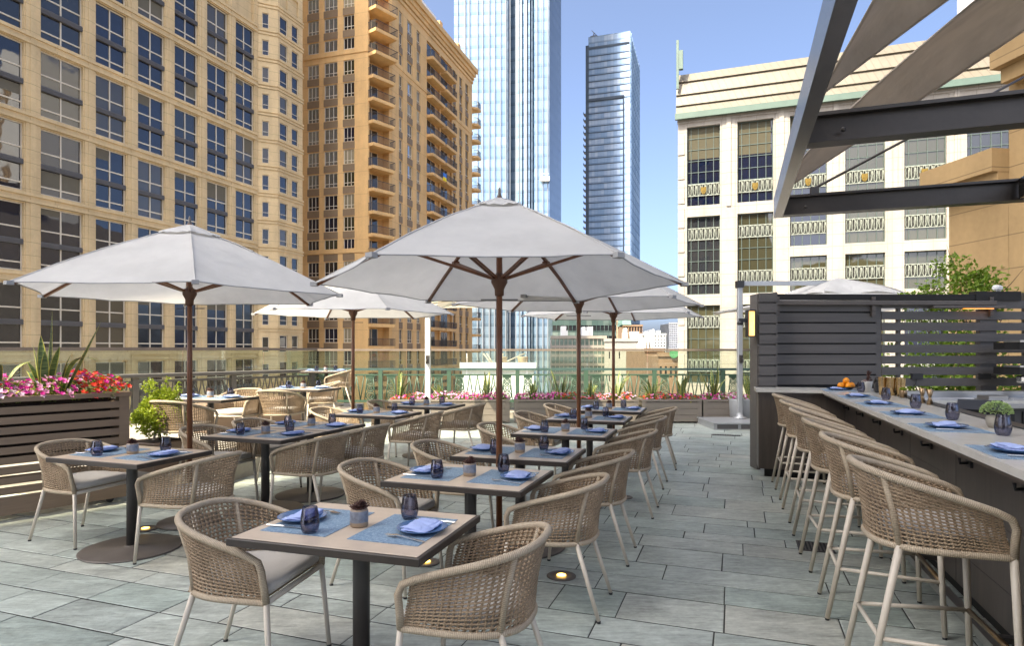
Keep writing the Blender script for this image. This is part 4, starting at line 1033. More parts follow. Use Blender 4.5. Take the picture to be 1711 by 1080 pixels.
# ------------------------------------------------------------------ the terrace
RAIL_D=V(math.sin(R(40)),math.cos(R(40)),0); RAIL_N=V(-RAIL_D.y,RAIL_D.x,0)      # left railing direction, outward normal
RC=at(528,14.5)                                   # corner of the two railings
PLAT=.2
def terrace():
    m=MB(); edge=[(-14,-4),(12,-4),(12,15.6),(-5.2,15.6)]
    far=RC+RAIL_N*.7; near=RC-RAIL_D*20+RAIL_N*.7
    m.prism([(near.x,near.y),(13,-6),(13,15.5),(far.x,15.5)],-.5,-.0035); tag(m.build('terrace_slab',M['mortar']),kind='structure')
    rnd=random.Random(11); m=MB(); t=-3.2
    while t<17.5:
        dep=rnd.choice([.21,.305,.305,.41,.41]); d=-11+rnd.random()*.5
        while d<9.5:
            L=rnd.choice([.41,.62,.62,.82,.82,1.03])*rnd.uniform(.95,1.05); g=.0056
            c=U*(t+dep/2)+W*(d+L/2)
            side=(c-RC).dot(RAIL_N)
            if -.5<c.y<15.0 and side<.3 and -10<c.x<9:
                z=rnd.uniform(-.0012,.0012); j=lambda: rnd.uniform(-.0016,.0016)
                P=[U*(t+a*dep+(g*1.3 if a==0 else -g*1.3)+j())+W*(d+b*L+(g*.75 if b==0 else -g*.75)+j()) for a,b in ((0,0),(0,1),(1,1),(1,0))]
                cc=(P[0]+P[1]+P[2]+P[3])/4; n=len(m.v)
                m.v += [(p.x,p.y,-.011) for p in P]+[(p.x,p.y,z-.002) for p in P]+[tuple(cc+(p-cc)*(1-.006/max(.1,(p-cc).length))+V(0,0,z)) for p in P]
                for l in (0,4):
                    for k in range(4): q=(k+1)%4; m.face((n+l+k,n+l+q,n+l+4+q,n+l+4+k))
                m.face((n+8,n+9,n+10,n+11))
            d+=L
        t+=dep
    tag(m.build('paving',M['slate']),kind='structure')
    # raised level by the left railing
    a=at(303,7.0); m=MB()
    pts=[at(262,6.75),at(330,6.9),at(478,8.6),at(572,11.0),at(600,14.3),RC+V(0,-.1,0),RC-RAIL_D*9.5]
    m.prism([(p.x,p.y) for p in pts],-.01,PLAT); tag(m.build('raised_platform',M['concrete']),kind='structure')
    m=MB(); m.box2((at(505,13.4).x,13.3,PLAT+.004),(at(592,13.4).x,14.3,.34)); tag(m.build('platform_step',M['concrete']),kind='structure')
    # street below
    m=MB(); S=2500; m.quad((-S,-S,GZ-.02),(S,-S,GZ-.02),(S,S,GZ-.02),(-S,S,GZ-.02)); tag(m.build('ground',M['asphalt']),kind='structure')

def railings():
    # back railing: green, zigzag bars and ring columns
    Y=14.55; x0=RC.x-.4; x1=at(1262,Y).x+.2; top=1.115; bot=.34
    root=empty('green_railing',(0,Y,0)); tag(root,'green painted metal railing with zigzag bars and ring ornaments behind the flower planters','railing')
    m=MB(); m.box2((x0,-.05,top-.05),(x1,.05,top)); m.build('top_rail',M['teal_paint'],root)
    m=MB(); m.box2((x0,-.025,top-.17),(x1,.025,top-.135)); m.box2((x0,-.025,bot),(x1,.025,bot+.05)); m.build('cross_rail',M['green_paint'],root)
    step=1.56; n=int((x1-x0)/step)+1
    pm=MB(); pm.box2((-.045,-.045,.12),(.045,.045,top-.05)); pme=pm.mesh('post',M['green_paint'])
    z0,z1=bot+.05,top-.17
    om=MB()
    for k,(c,r) in enumerate(((.10,.098),(.275,.082),(.42,.066),(.53,.05))):
        for rr in (r,r*.55): om.tube([(rr*math.cos(2*PI*i/16),0,z0+c+rr*math.sin(2*PI*i/16)) for i in range(16)],.012,4,0,True)
        om.sphere((0,0,z0+c),.016,6,4)
    om.tube([(-.125,0,z0),(-.065,0,z1)],.012,5); om.tube([(.125,0,z0),(.065,0,z1)],.012,5); om.box2((-.10,-.012,z1-.05),(.10,.012,z1))
    ome=om.mesh('ring_ornament',M['green_paint'])
    zm=MB(); xs=[-.40,-.31,-.22,-.13,-.04,.05,.14,.23,.32,.40]
    for a,b in zip(xs,xs[1:]):
        up=(xs.index(a)%2==0); zm.tube([(a,0,z0 if up else z1),(b,0,z1 if up else z0)],.0135,5)
    zme=zm.mesh('zigzag_bar',M['green_paint'])
    for k in range(n):
        x=x0+.3+k*step
        if x>x1: break
        put(pme,'post',root,(x,0,0))
        for dx in (.24,step-.24):
            if x+dx<x1: put(ome,'ring_ornament',root,(x+dx,0,0))
        put(zme,'zigzag_bar',root,(x+step/2,0,0))
    m=MB(); m.box2((x0-.2,Y-.22,-.01),(x1,Y+.3,.13)); tag(m.build('kerb_wall',M['concrete']),'low concrete kerb under the green railing','wall')
    # back glass
    Yg=15.15; xg0=at(478,Yg).x; xg1=at(1262,Yg).x+.3
    root=empty('glass_balustrade',(0,Yg,0)); tag(root,'clear glass windbreak with bronze cap rail beyond the green railing','balustrade')
    m=MB(); m.box2((xg0,-.03,1.505),(xg1,.03,1.555)); m.build('cap_rail',M['cap_tan'],root)
    k=8; w=(xg1-xg0)/k
    for i in range(k):
        m=MB(); m.box2((xg0+i*w+.012,-.006,.16),(xg0+(i+1)*w-.012,.006,1.505)); m.build('glass_pane',M['rail_glass'],root)
    # left railing with a timber-dark cap and pairs of waved bars
    L=13.0; rz=PI/2-R(40); a=RC-RAIL_D*L
    root=empty('bronze_railing',a,rz); tag(root,'dark bronze railing of waved upright bars with a broad cap at the raised level','railing')
    m=MB(); m.box2((0,-.13,1.03),(L,.13,1.10),0,.012); m.build('cap_rail',M['rail_dark'],root)
    m=MB(); m.box2((0,-.03,.93),(L,.03,.97)); m.box2((0,-.03,.28),(L,.03,.32)); m.build('cross_rail',M['rail_dark'],root)
    pm=MB(); pm.box2((-.05,-.05,.2),(.05,.05,1.03)); pme=pm.mesh('post',M['rail_dark'])
    bm=MB()
    for s in (-1,1): bm.tube([(s*(.028+.022*math.cos(2*PI*i/12)),0,.32+.61*i/12) for i in range(13)],.012,5)
    bme=bm.mesh('waved_bar',M['rail_dark'])
    for i in range(8): put(pme,'post',root,(.1+i*(L-.2)/7,0,0))
    k=96
    for i in range(k): put(bme,'waved_bar',root,(.25+(L-.5)*i/(k-1),0,0))
    # left glass
    a2=a+RAIL_N*.55; L2=L+.75
    root=empty('glass_balustrade',a2,rz); tag(root,'clear glass windbreak with stone-coloured cap above the bronze railing','balustrade')
    m=MB(); m.box2((0,-.035,1.525),(L2-1.6,.035,1.585)); m.box2((L2-1.58,-.03,1.52),(L2,.03,1.575)); m.build('cap_rail',M['cap_tan'],root)
    for i in range(8):
        m=MB(); w=L2/8; m.box2((i*w+.012,-.006,.2),((i+1)*w-.012,.006,1.525)); m.build('glass_pane',M['rail_glass'],root)

def planter_box(name,label,x0,x1,y0,y1,h,boards=3):
    root=empty(name,((x0+x1)/2,(y0+y1)/2,0)); w=x1-x0; d=y1-y0; tag(root,label,'planter','taupe board planters along the green railing'); m=MB()
    bh=(h-.09)/boards
    for k in range(boards):
        for (a,b) in (((-w/2+.05,-d/2),(w/2-.05,-d/2+.025)),((-w/2+.05,d/2-.025),(w/2-.05,d/2))): m.box2((a[0],a[1],.04+k*bh),(b[0],b[1],.04+(k+1)*bh-.007))
        for (a,b) in (((-w/2,-d/2+.05),(-w/2+.025,d/2-.05)),((w/2-.025,-d/2+.05),(w/2,d/2-.05))): m.box2((a[0],a[1],.04+k*bh),(b[0],b[1],.04+(k+1)*bh-.007))
    m.build('board',M['board_grey'],root)
    m=MB()
    for sx in (-1,1):
        for sy in (-1,1): m.box((sx*(w/2-.035),sy*(d/2-.035),h/2),(.085,.085,h-.05))
    m.build('corner_post',M['board_grey'],root)
    m=MB(); m.box2((-w/2-.015,-d/2-.015,h-.045),(w/2+.015,-d/2+.06,h)); m.box2((-w/2-.015,d/2-.06,h-.045),(w/2+.015,d/2+.015,h)); m.box2((-w/2-.015,-d/2+.06,h-.045),(-w/2+.06,d/2-.06,h)); m.box2((w/2-.06,-d/2+.06,h-.045),(w/2+.015,d/2-.06,h)); m.build('top_frame',M['board_grey'],root)
    m=MB(); m.box2((-w/2+.03,-d/2+.03,.05),(w/2-.03,d/2-.03,h-.05)); m.build('soil',M['soil'],root)
    return root
def planters():
    h=.50; y0=13.3; y1=13.95
    A=lambda px: at(px,13.3).x
    runs=[(650,851,'first planter, the one by the white umbrella mast, with sunlit boards'),(860,1066,'second planter from the mast, behind the far end of the aisle tables'),(1074,1172,'third planter, half sunlit and half shaded'),(1176,1262,'last planter, behind the grey umbrella base in the shade')]
    Z=[[(-9,-.75,dict(red=5,pink=3,magenta=2)),(-.75,.35,dict(pink=6,lilac=3,magenta=2)),(.35,9,dict(magenta=5,pink=4,coral=2))],
       [(-9,-.3,dict(magenta=6,pink=4)),(-.3,.35,dict(coral=3,pink=4,red=3)),(.35,9,dict(lilac=3,pink=3,red=3))],
       [(-9,-.2,dict(red=5,coral=3,pink=1)),(-.2,9,dict(red=3,magenta=4,pink=3))],[(-9,9,dict(magenta=7,lilac=3))]]
    for k,(a,b,l) in enumerate(runs):
        planter_box('board_planter',l,A(a),A(b),y0,y1,h)
        c=V((A(a)+A(b))/2,(y0+y1)/2,h-.06); w=A(b)-A(a)-.06
        o=flower_bed('impatiens_bed',w,.58,.20,Z[k],20+k,.025,.9,c)
        tag(o,['mixed red and pink impatiens beside the white mast','magenta and pale pink impatiens behind the far aisle tables','red and magenta impatiens in the half shaded planter','magenta impatiens behind the grey umbrella base'][k],'flowers',kind='stuff')
    pl=[(667,.75,'tall wide one beside the red flowers by the white mast'),(735,.42,'short one just right of the white mast'),(815,.72,'one with a drooping leaf left of the tall front umbrella pole'),(890,.50,'dark short one at the planter joint'),(938,.72,'sunlit yellow-edged one in the second planter'),(985,.58,'broad bent one beside the second umbrella pole'),(1030,.70,'thin one close to the far umbrella pole'),(1088,.75,'sunlit one at the near end of the half shaded planter'),(1137,.62,'bushy dark one in the half shaded planter'),(1192,.80,'tall shaded one left of the grey mast'),(1250,.78,'last one behind the grey mast by the screen')]
    for k,(px,hh,l) in enumerate(pl):
        rnd=random.Random(k+40); o=snake_plant([hh*rnd.uniform(.5,1.08) for _ in range(10)],k+50,.42,.036)
        o.location=(at(px,13.65).x,13.6+rnd.uniform(-.08,.12),h-.05); tag(o,'snake plant, '+l,'plant','snake plants in the railing planters')
    # slatted planter on the left
    rz=PI/2-R(40); c0=at(214,6.55); L=3.6; D=.62; H=1.12
    root=empty('slatted_planter',c0-RAIL_D*L,rz); tag(root,'tall taupe planter box of horizontal slats on castors, full of flowers','planter')
    m=MB()
    n=9; ph=(H-.30)/n
    for k in range(n):
        z=.235+k*ph
        m.box2((0,-.022,z),(L-.09,.0,z+ph-.026)); m.box2((L-.022,.07,z),(L,D-.07,z+ph-.026)); m.box2((0,D,z),(L-.09,D+.022,z+ph-.026))
    m.build('slat',M['slat_taupe'],root)
    m=MB(); m.box2((0,-.024,.05),(L-.09,.0,.215)); m.box2((L-.09,-.026,.05),(L+.004,.07,H-.03)); m.box2((L-.09,D-.07,.05),(L+.004,D+.026,H-.03)); m.box2((-.02,-.045,H-.045),(L+.02,.09,H)); m.box2((-.02,D-.07,H-.045),(L+.02,D+.04,H)); m.box2((L-.08,.09,H-.045),(L+.02,D-.07,H)); m.build('frame',M['slat_taupe'],root)
    m=MB(); m.box2((.05,.12,.5),(L-.12,D-.08,H-.06)); m.build('soil',M['soil'],root)
    m=MB()
    for x in (.3,1.4,2.5): m.box2((x,.03,.2),(x+.05,.08,H-.1)); m.box2((x,.005,.2),(x+.05,.03,H-.1))
    m.build('batten',M['tablewood'],root)
    cm=MB(); cm.lathe([(.03,-.012),(.035,-.008),(.035,.008),(.03,.012)],14); cme=cm.mesh('castor',M['black_plastic'])
    for x in (.2,L-.15):
        for y in (.05,D-.05): put(cme,'castor',root,(x,y,.035)).rotation_euler=(PI/2,0,0)
    fc=root.location+RAIL_D*(L/2)+RAIL_N*(D/2)
    o=flower_bed('impatiens_bed',L-.02,D+.02,.30,[(-9,.15,dict(coral=4,red=3,magenta=2)),(.15,.75,dict(lilac=5,pink=4)),(.75,1.40,dict(pink=4,magenta=5,lilac=2)),(1.40,9,dict(red=7,coral=1,magenta=2))],9,.027,1.15,V(fc.x,fc.y,H-.08),rz,1.5)
    tag(o,'red, pink and lilac impatiens on top of the slatted planter','flowers',kind='stuff')
    az=rz
    cust=[(0.2,.03,.86,.0),(.9,.05,.74,.02),(2.6,.10,.60,.05),(4,.08,.55,.05),(5.4,.14,.5,.1),(0.0,.16,.55,.1),(3.4,.2,.42,.2),(1.5,.25,.45,.2),(3.0,.3,.35,.3),(5.0,.1,.62,.0)]
    o=snake_plant([],77,custom=cust,w=.046); p=c0-RAIL_D*.66+RAIL_N*.22; o.location=(p.x,p.y,H-.05); tag(o,'big variegated snake plant standing in the slatted planter','plant')
    o=snake_plant([],78,custom=[(-.35,.62,.92,.0),(-.5,.30,.80,.9),(.3,.2,.55,.3),(-.2,.15,.5,.2)],w=.024); p=c0-RAIL_D*.54+RAIL_N*.22; o.location=(p.x,p.y,H-.05); tag(o,'snake plant with one long leaning leaf and one bent leaf in the slatted planter','plant')
    o=snake_plant([],79,custom=[(0.3,.5,.36,.6),(2.8,.5,.40,.6),(1.0,.3,.40,.5),(4.2,.6,.36,.5),(5.4,.4,.42,.6)],w=.03); p=c0-RAIL_D*1.0+RAIL_N*.25; o.location=(p.x,p.y,H+.05); tag(o,'low arching snake plant among coral flowers of the slatted planter','plant')
    # potted shrub behind it
    p=at(266,7.25); root=empty('square_pot',p,R(-25)); tag(root,'square taupe pot holding a bright green boxwood beside the slatted planter','plant pot')
    m=MB(); s=.21; m.box2((-s,-s,0),(s,s,.50),0,.012); m.box2((-s-.018,-s-.018,.43),(s+.018,s+.018,.52),0,.01); m.build('pot_body',M['slat_taupe'],root)
    m=MB(); m.box2((-s+.02,-s+.02,.521),(s-.02,s-.02,.527)); m.build('soil',M['soil'],root)
    root=empty('boxwood_shrub',V(p.x,p.y,.52)); tag(root,'bright green loose boxwood shrub growing in the square pot','shrub'); rnd=random.Random(4)
    m=MB(); crown_mesh(m,[((0,0,.26),(.25,.25,.24)),((-.11,0,.46),(.10,.1,.26)),((.13,.02,.46),(.11,.1,.28)),((.02,.04,.42),(.14,.13,.16)),((-.17,-.02,.24),(.13,.13,.16)),((.18,0,.24),(.12,.12,.16))],6000,.036,.0125,rnd,.2,9,.5); m.build('crown',M['leaf'],root)
    m=MB(); branches(m,(0,0,0),[(-.12,0,.55),(.13,.02,.6),(.02,.05,.4),(-.18,0,.25),(.18,-.05,.25)],.012,rnd,.1); m.build('stem',M['bark'],root)
    # low dark planter wall on the raised level
    a=at(345,10.2); b=at(531,12.2); d=(b-a); L=d.length
    root=empty('low_planter_wall',a,math.atan2(d.y,d.x)); tag(root,'low dark planter wall behind the sunlit chairs of the raised level','planter')
    m=MB(); m.box2((0,0,PLAT),(L,.42,.62)); m.box2((-.02,-.02,.62),(L+.02,.44,.66)); m.build('body',M['slat_taupe'],root)

# ------------------------------------------------------------------ tables, chairs, settings
ZT=TH+.0015
def settings():
    mat_p=Proto(P_mat()); plate_p=Proto(P_plate()); naps=[Proto(P_napkin(s)) for s in (1,2,3)]; glass_p=Proto(P_glass()); fork_p=Proto(P_fork()); knife_p=Proto(P_knife()); pot_p=Proto(P_pot())
    table_p=Proto(make_table())
    chair_p=Proto(make_seat('armchair','chair',.43,.635,.775,.285,.255,((.275,.268),(.225,-.30))))
    rnd=random.Random(21)
    def setting(o,rz,where,h=ZT,bar=False,glass=True,plate=True):
        fx=V(math.cos(rz),math.sin(rz),0); fy=V(-math.sin(rz),math.cos(rz),0)
        def P(x,y,z=0): q=o+fx*x+fy*y; return (q.x,q.y,o.z+h+z)
        j=lambda s: rnd.uniform(-s,s)
        my=.235 if not bar else .235
        mat_p.place(P(j(.006),my+j(.006)),rz+j(.02),'blue woven placemat '+where,'blue woven placemats')
        py=(.145 if not bar else .215)
        plate_p.place(P(j(.008),py+j(.006),.0026),rz+j(1),'dark blue plate '+where,'dark blue plates')
        rnd.choice(naps).place(P(.004+j(.006),py+j(.006),.0045),rz+j(.18)+(0 if rnd.random()<.6 else PI),'folded periwinkle napkin '+where,'folded periwinkle napkins')
        fork_p.place(P(-.145+j(.006),py+.02,.0028),rz+j(.12)-.12,'steel fork '+where,'steel forks')
        knife_p.place(P(.145+j(.006),py+.01,.0028),rz+j(.06),'steel knife '+where,'steel knives')
        if glass:
            q=P((.165 if not bar else .29)+j(.01),(.30 if not bar else .41)+j(.012)); glass_p.place(q,rnd.random()*6,'smoky blue tumbler '+where,'smoky blue tumblers')
    def table(c,rz,name,z=0.,seats=(1,1),pot=True,desc=None,ends=('planter-side end','bar-side end')):
        c=V(c[0],c[1],z); ex=V(math.cos(rz),math.sin(rz),0)
        table_p.place(c,rz,desc or ('square taupe table, '+name),'taupe dining tables')
        for k,s in enumerate((-1,1)):
            if seats[k] is None: continue
            setting(c+ex*(.46*s),rz+(-PI/2 if s<0 else PI/2),'at the %s of the %s'%(ends[k],name))
        if pot: pot_p.place(c+V(rnd.uniform(-.012,.012),rnd.uniform(-.012,.012),ZT),rnd.random()*6,'two-tone pot with a dark succulent on the '+name,'succulent pots')
    def chair(c,rz,label): chair_p.place(V(*c),rz,label,'woven rope armchairs')
    A=-UA
    rows=[((-.697,2.951),'front table of the aisle row',.035),((-.268,4.12),'second table of the aisle row',.0),((.065,5.05),'third table of the aisle row',.03),((.531,6.33),'fourth table of the aisle row',.02),((.92,7.56),'fifth table of the aisle row',.02),((1.33,8.68),'last table of the aisle row',.03)]
    for c,nm,jz in rows:
        rz=A+jz; table(c,rz,nm,0.)
        ex=V(math.cos(rz),math.sin(rz),0); ey=V(-ex.y,ex.x,0)
        chair(V(c[0],c[1],0)+ex*.575+ey*rnd.uniform(-.03,.0),rz+PI/2+rnd.uniform(-.06,.06),'taupe woven rope armchair at the bar-side end of the '+nm)
        chair(V(c[0],c[1],0)-ex*.60+ey*rnd.uniform(-.02,.03),rz-PI/2+rnd.uniform(-.06,.06)+(.06 if nm.startswith('front') else 0),'taupe woven rope armchair at the planter-side end of the '+nm)
    cM=V(-2.26,6.47,0)
    for s,nm in ((-.346,'near half of the joined tables'),(.346,'far half of the joined tables')):
        c=cM+U*s; table(c,A,nm)
        chair(c+W*.56+U*(-.02 if s<0 else .03),A+PI/2+rnd.uniform(-.05,.05),'woven rope armchair at the bar-side end of the '+nm)
        chair(c-W*.60,A-PI/2+rnd.uniform(-.05,.05),'sunlit woven rope armchair at the planter-side end of the '+nm)
    for c,nm in (((-1.72,8.13),'single table behind the joined tables'),((-1.24,9.30),'table by the white mast')):
        table(c,A,nm); c=V(*c,0)
        chair(c+W*.57,A+PI/2+rnd.uniform(-.05,.05),'woven rope armchair at the bar-side end of the '+nm); chair(c-W*.62,A-PI/2,'sunlit woven rope armchair at the planter-side end of the '+nm)
    c=(-2.96,4.97); nm='table beside the slatted planter'; table(c,A+.0,nm); c=V(*c,0)
    chair(c+W*.60+U*.02,A+PI/2+.04,'taupe woven rope armchair at the bar-side end of the '+nm); chair(c-W*.66+U*.10,A-PI/2+.02,'taupe woven rope armchair between the slatted planter and its table')
    # the raised level
    for c,nm,ang in ((at(352,8.1),'table behind the boxwood',A+.05),(at(508,10.0),'table by the low planter wall',A+.1)):
        table(c,ang,nm,PLAT)
    chair((*at(398,9.0).xy,PLAT),PI-.25,'cream sunlit armchair facing the camera beyond the table behind the boxwood')
    chair((*at(304,7.35).xy,PLAT),-.25,'cream sunlit armchair with its back to the boxwood')
    chair((*at(468,9.15).xy,PLAT),-.12,'cream sunlit armchair seen from behind in front of the low dark planter wall')
    chair((*at(538,11.1).xy,PLAT),PI/2+.35,'cream sunlit armchair at the far end of the table by the low planter wall')
    table(at(545,13.55),0,'corner table by the green railing',.345)
    chair((*at(566,13.3).xy,.345),PI/2+.1,'cream sunlit armchair at the far corner table')
    return setting, pot_p

# ------------------------------------------------------------------ umbrellas in place
def umbrellas():
    mk=Proto(make_umbrella('market_umbrella',1.40,2.045,2.66,'canvas'))
    data=[(834,4.60,.0,'large off-white umbrella on a brown pole between the second and third aisle tables'),
          (317,5.72,-.03,'off-white umbrella behind the table beside the slatted planter'),
          (590,8.76,.02,'half sunlit off-white umbrella over the joined tables'),
          (967,6.95,.05,'off-white umbrella on the pole between the fourth and fifth aisle tables'),
          (1025,9.45,.10,'off-white umbrella at the far end of the aisle row')]
    for px,Z,dz,l in data: 
        o=mk.place(at(px,Z),dz,l,'hexagonal umbrellas over the tables')
        if px==834: o.scale=(.965,.965,1.0); o.rotation_euler=(R(-2.0),0,0)
    # coiled cord lying on the second umbrella
    # two cantilever umbrellas
    def cantilever(name,label,mast,Zm,hm,top,rim,cx,Zc,half,mkey,base,hub,rz):
        root=empty(name,at(mast,Zm)); tag(root,label,'umbrella'); c=at(cx,Zc)-at(mast,Zm)
        m=MB(); m.box2((-.05,-.05,base),(.05,.05,hm),0,.012); m.build('mast',M[mkey],root)
        m=MB(); m.lathe([(.13,base),(.13,base+.03),(.07,base+.06),(.06,base+.12)],20); m.build('mast_foot',M[mkey],root)
        m=MB(); m.box((0,0,hm-.05),(.14,.14,.14),1); m.beam(V(0,0,hm-.03),V(c.x,c.y,top+.06),.06,.09); m.build('arm',[M[mkey],M['black_plastic']],root)
        m=MB(); m.box((0,-.07,1.35),(.06,.09,.16)); m.tube([(0,-.12,1.35),(0,-.2,1.35),(0,-.2,1.28)],.012,6); m.build('crank',M['dark_metal'],root)
        m=MB(); rot=Matrix.Rotation(rz,3,'Z'); cs=[rot@V(sx*half,sy*half,0) for sx,sy in ((1,1),(-1,1),(-1,-1),(1,-1))]
        for k in range(4):
            a,b=cs[k],cs[(k+1)%4]
            def fn(u,v):
                p=a.lerp(b,u); e=4*u*(1-u); rr=v*(1-.03*e*v)
                return V(c.x+p.x*rr,c.y+p.y*rr,top+(rim-top)*v**.85+.02*e*v)
            m.grid(fn,12,10)
            m.grid(lambda u,v: fn(u,.46*v)+V(0,0,.17+.03*math.sin(9*u+k)*v-.15*v*v*v),10,6)
        m.build('canopy',M[hub],root)
        for k in range(4):
            m=MB(); m.beam(V(c.x,c.y,top-.16),V(c.x,c.y,rim-.04)+cs[k]*.97,.025,.03); m.build('rib',M['cushion'],root)
        for k in range(4):
            m=MB(); q=(cs[k]+cs[(k+1)%4])/2; m.beam(V(c.x,c.y,top-.16),V(c.x,c.y,rim)+q*.96,.02,.025); m.build('rib',M['cushion'],root)
        m=MB(); m.lathe([(.05,top-.22),(.09,top-.2),(.09,top-.12),(.04,top-.05)],12,(c.x,c.y,0)); m.build('hub',M['dark_metal'],root)
        return root
    cantilever('cantilever_umbrella','sunlit cream square umbrella hung from the white mast',715,12.3,2.30,2.72,2.36,822,11.6,1.20,'white_metal',.0,'canvas_warm',.1)
    cantilever('cantilever_umbrella','wide grey-white umbrella hung from the grey mast behind the bar screen',1236,13.0,2.92,2.86,2.40,1400,13.2,1.9,'grey_metal',.13,'canvas',.12)
    # weighted base
    a=at(1175,12.9); root=empty('umbrella_base',V(at(1235,12.9).x,12.95,0)); tag(root,'low grey steel ballast box under the grey mast','base')
    m=MB(); m.box2((-.72,-.72,.0),(.72,.72,.13)); m.box2((-.74,-.74,.11),(.74,.74,.135)); m.build('ballast_box',M['grey_metal'],root)
    for k in range(3):
        m=MB(); m.box2((-.66+k*.46,-.728,.02),(-.26+k*.46,-.72,.10)); m.build('side_panel',M['spandrel'],root)
    p=at(1256,12.75); root=empty('round_planter',V(p.x,p.y+.55,0)); tag(root,'tall smooth grey cylinder planter beside the grey mast','planter'); m=MB(); m.lathe([(.24,0),(.27,.5),(.27,.52),(.25,.52),(.24,.45),(.0001,.45)],28); m.build('body',M['grey_metal'],root)

# ------------------------------------------------------------------ bar
CB=V(3.64,7.5,0)
BARZ=1.07
UB=R(17.9); UBV=V(math.sin(UB),math.cos(UB),0); WBV=V(math.cos(UB),-math.sin(UB),0)
def bar(setting, pot_p):
    root=empty('bar_counter',CB,-UB); tag(root,'L-shaped bar with pale quartz top, dark plank front and steel foot rail','bar')
    m=MB(); x0=-.72; 
    m.prism([(0,-6.9),(.70,-6.9),(.70,.56),(x0,.56),(x0,0),(0,0)],BARZ-.036,BARZ); m.build('counter_top',M['quartz'],root)
    m=MB(); m.prism([(0.03,-6.9),(.69,-6.9),(.69,.55),(x0+.02,.55),(x0+.02,.03),(.03,.03)],BARZ-.066,BARZ-.037); m.build('counter_build_up',M['bar_panel'],root)
    m=MB(); fx=.26; m.box2((fx,-6.9,.10),(fx+.03,.06,BARZ-.067)); m.box2((x0+.06,.06,.10),(fx+.03,.09,BARZ-.067)); m.box2((x0+.03,.06,.10),(x0+.06,.55,BARZ-.067)); m.build('front_panel',M['bar_panel'],root)
    m=MB()
    rnd=random.Random(6)
    for k in range(7):                               # thin bright joints between the panels
        y=-6.6+k*1.0; m.box2((fx-.0015,y,.1),(fx+.001,y+.004,1.0))
        for z in (.30,.62): m.box2((fx-.0015,y+rnd.uniform(0,.3),z+(k%2)*.12),(fx+.001,y+1.0,z+(k%2)*.12+.003))
    m.build('panel_joint',M['tablewood'],root)
    m=MB(); m.box2((fx+.05,-6.9,.0),(fx+.08,.1,.099)); m.box2((x0+.10,.11,0),(fx+.05,.14,.099)); m.build('toe_kick',M['joint_dark'],root)
    m=MB(); m.box2((.06,-6.9,.15),(.115,-.35,.175)); m.box2((.06,-6.9,.128),(.07,-.35,.15)); m.build('foot_rail',M['brushed'],root)
    for k in range(5):
        m=MB(); m.box2((.115,-.7-k*1.3,.135),(fx+.01,-.66-k*1.3,.165)); m.build('rail_bracket',M['dark_metal'],root)
    for k in range(8):
        y=-.18-.74*k; m=MB(); m.box2((fx-.014,y,.86),(fx,y+.08,.97)); m.tube([(fx-.008,y+.04,.955),(fx-.045,y+.04,.95),(fx-.048,y+.04,.975)],.009,6); m.tube([(fx-.008,y+.04,.885),(fx-.055,y+.04,.88),(fx-.058,y+.04,.91)],.009,6); m.build('bag_hook',M['black_plastic'],root)
    m=MB(); m.box2((.60,-6.9,BARZ),(.695,-.62,BARZ+.009),0,.003); m.build('bar_mat',M['black_plastic'],root)
    B=lambda t,d,h=BARZ: CB-UBV*t+WBV*d+V(0,0,h)
    names=['first from the fruit bowl','second from the fruit bowl','third from the fruit bowl','fourth from the fruit bowl','fifth from the fruit bowl','sixth from the fruit bowl']
    for t,nm,d0 in zip((-.05,1.08,1.98,2.87,3.70,4.68),names,(0,0,0,0,0,0)):
        setting(V(*(B(t,-.04,0))),-UB-PI/2,'of the bar place '+nm,BARZ+.0005,True)
    # small things on the bar
    p=B(-.22,.30); root=empty('fruit_bowl',p); tag(root,'shallow dark bowl of oranges at the corner of the bar','bowl'); m=MB(); m.lathe([(.05,0),(.06,.006),(.105,.032),(.112,.036),(.104,.036),(.06,.014),(.0001,.012)],28); m.build('bowl_body',M['plate_dark'],root)
    for k,(x,y,z) in enumerate(((-.065,.0,.05),(.0,-.05,.05),(.065,.005,.05),(.0,.06,.05),(.0,.005,.105))):
        m=MB(); m.sphere((0,0,0),.039,18,12,0,(1,1,.95)); o=m.build('orange',M['orange']); o.location=p+V(x,y,z); o.rotation_euler=(k,k*2,0)
        tag(o,['orange on the side of the bowl towards the screen end','orange in front of the others in the bowl','orange beside the succulent end of the bowl','orange hidden at the back of the bowl','orange on top of the pile in the bowl'][k],'orange','oranges in the fruit bowl')
    p=B(.02,.47); root=empty('white_pot',p); tag(root,'white tapered pot with pink and brown succulents behind the fruit bowl','plant pot'); m=MB(); m.lathe([(.045,0),(.058,.11),(.06,.115),(.053,.115),(.05,.10),(.0001,.10)],24); m.build('pot_body',M['white_ceramic'],root)
    m=MB(); rosette(m,(-.02,-.01,.10),.05,5,9); rosette(m,(.025,.015,.10),.045,4,8); m.build('succulent',M['sedum_pink'],root)
    m=MB(); rnd=random.Random(5)
    for k in range(60): 
        z=rnd.random()*.11; leaf_quad(m,V(.02+rnd.uniform(-.02,.02)*(1-z*6),rnd.uniform(-.015,.015),.11+z),(rdir(rnd)+V(0,0,1)).normalized(),rdir(rnd),.03,.008)
    m.build('sprig',M['echeveria'],root)
    p=B(.25,.56); root=empty('bar_caddy',p,-UB); tag(root,'black leather-trimmed caddy between white pot and gold shakers','caddy'); m=MB(); m.box2((-.06,-.05,0),(.06,.05,.12),0,.01); m.box2((-.05,-.04,.12),(-.01,.04,.15)); m.build('caddy_body',M['black_plastic'],root); m=MB(); m.tube([(-.06,0,.1),(-.05,0,.17),(.05,0,.17),(.06,0,.1)],.009,6); m.build('handle',M['tablewood'],root)
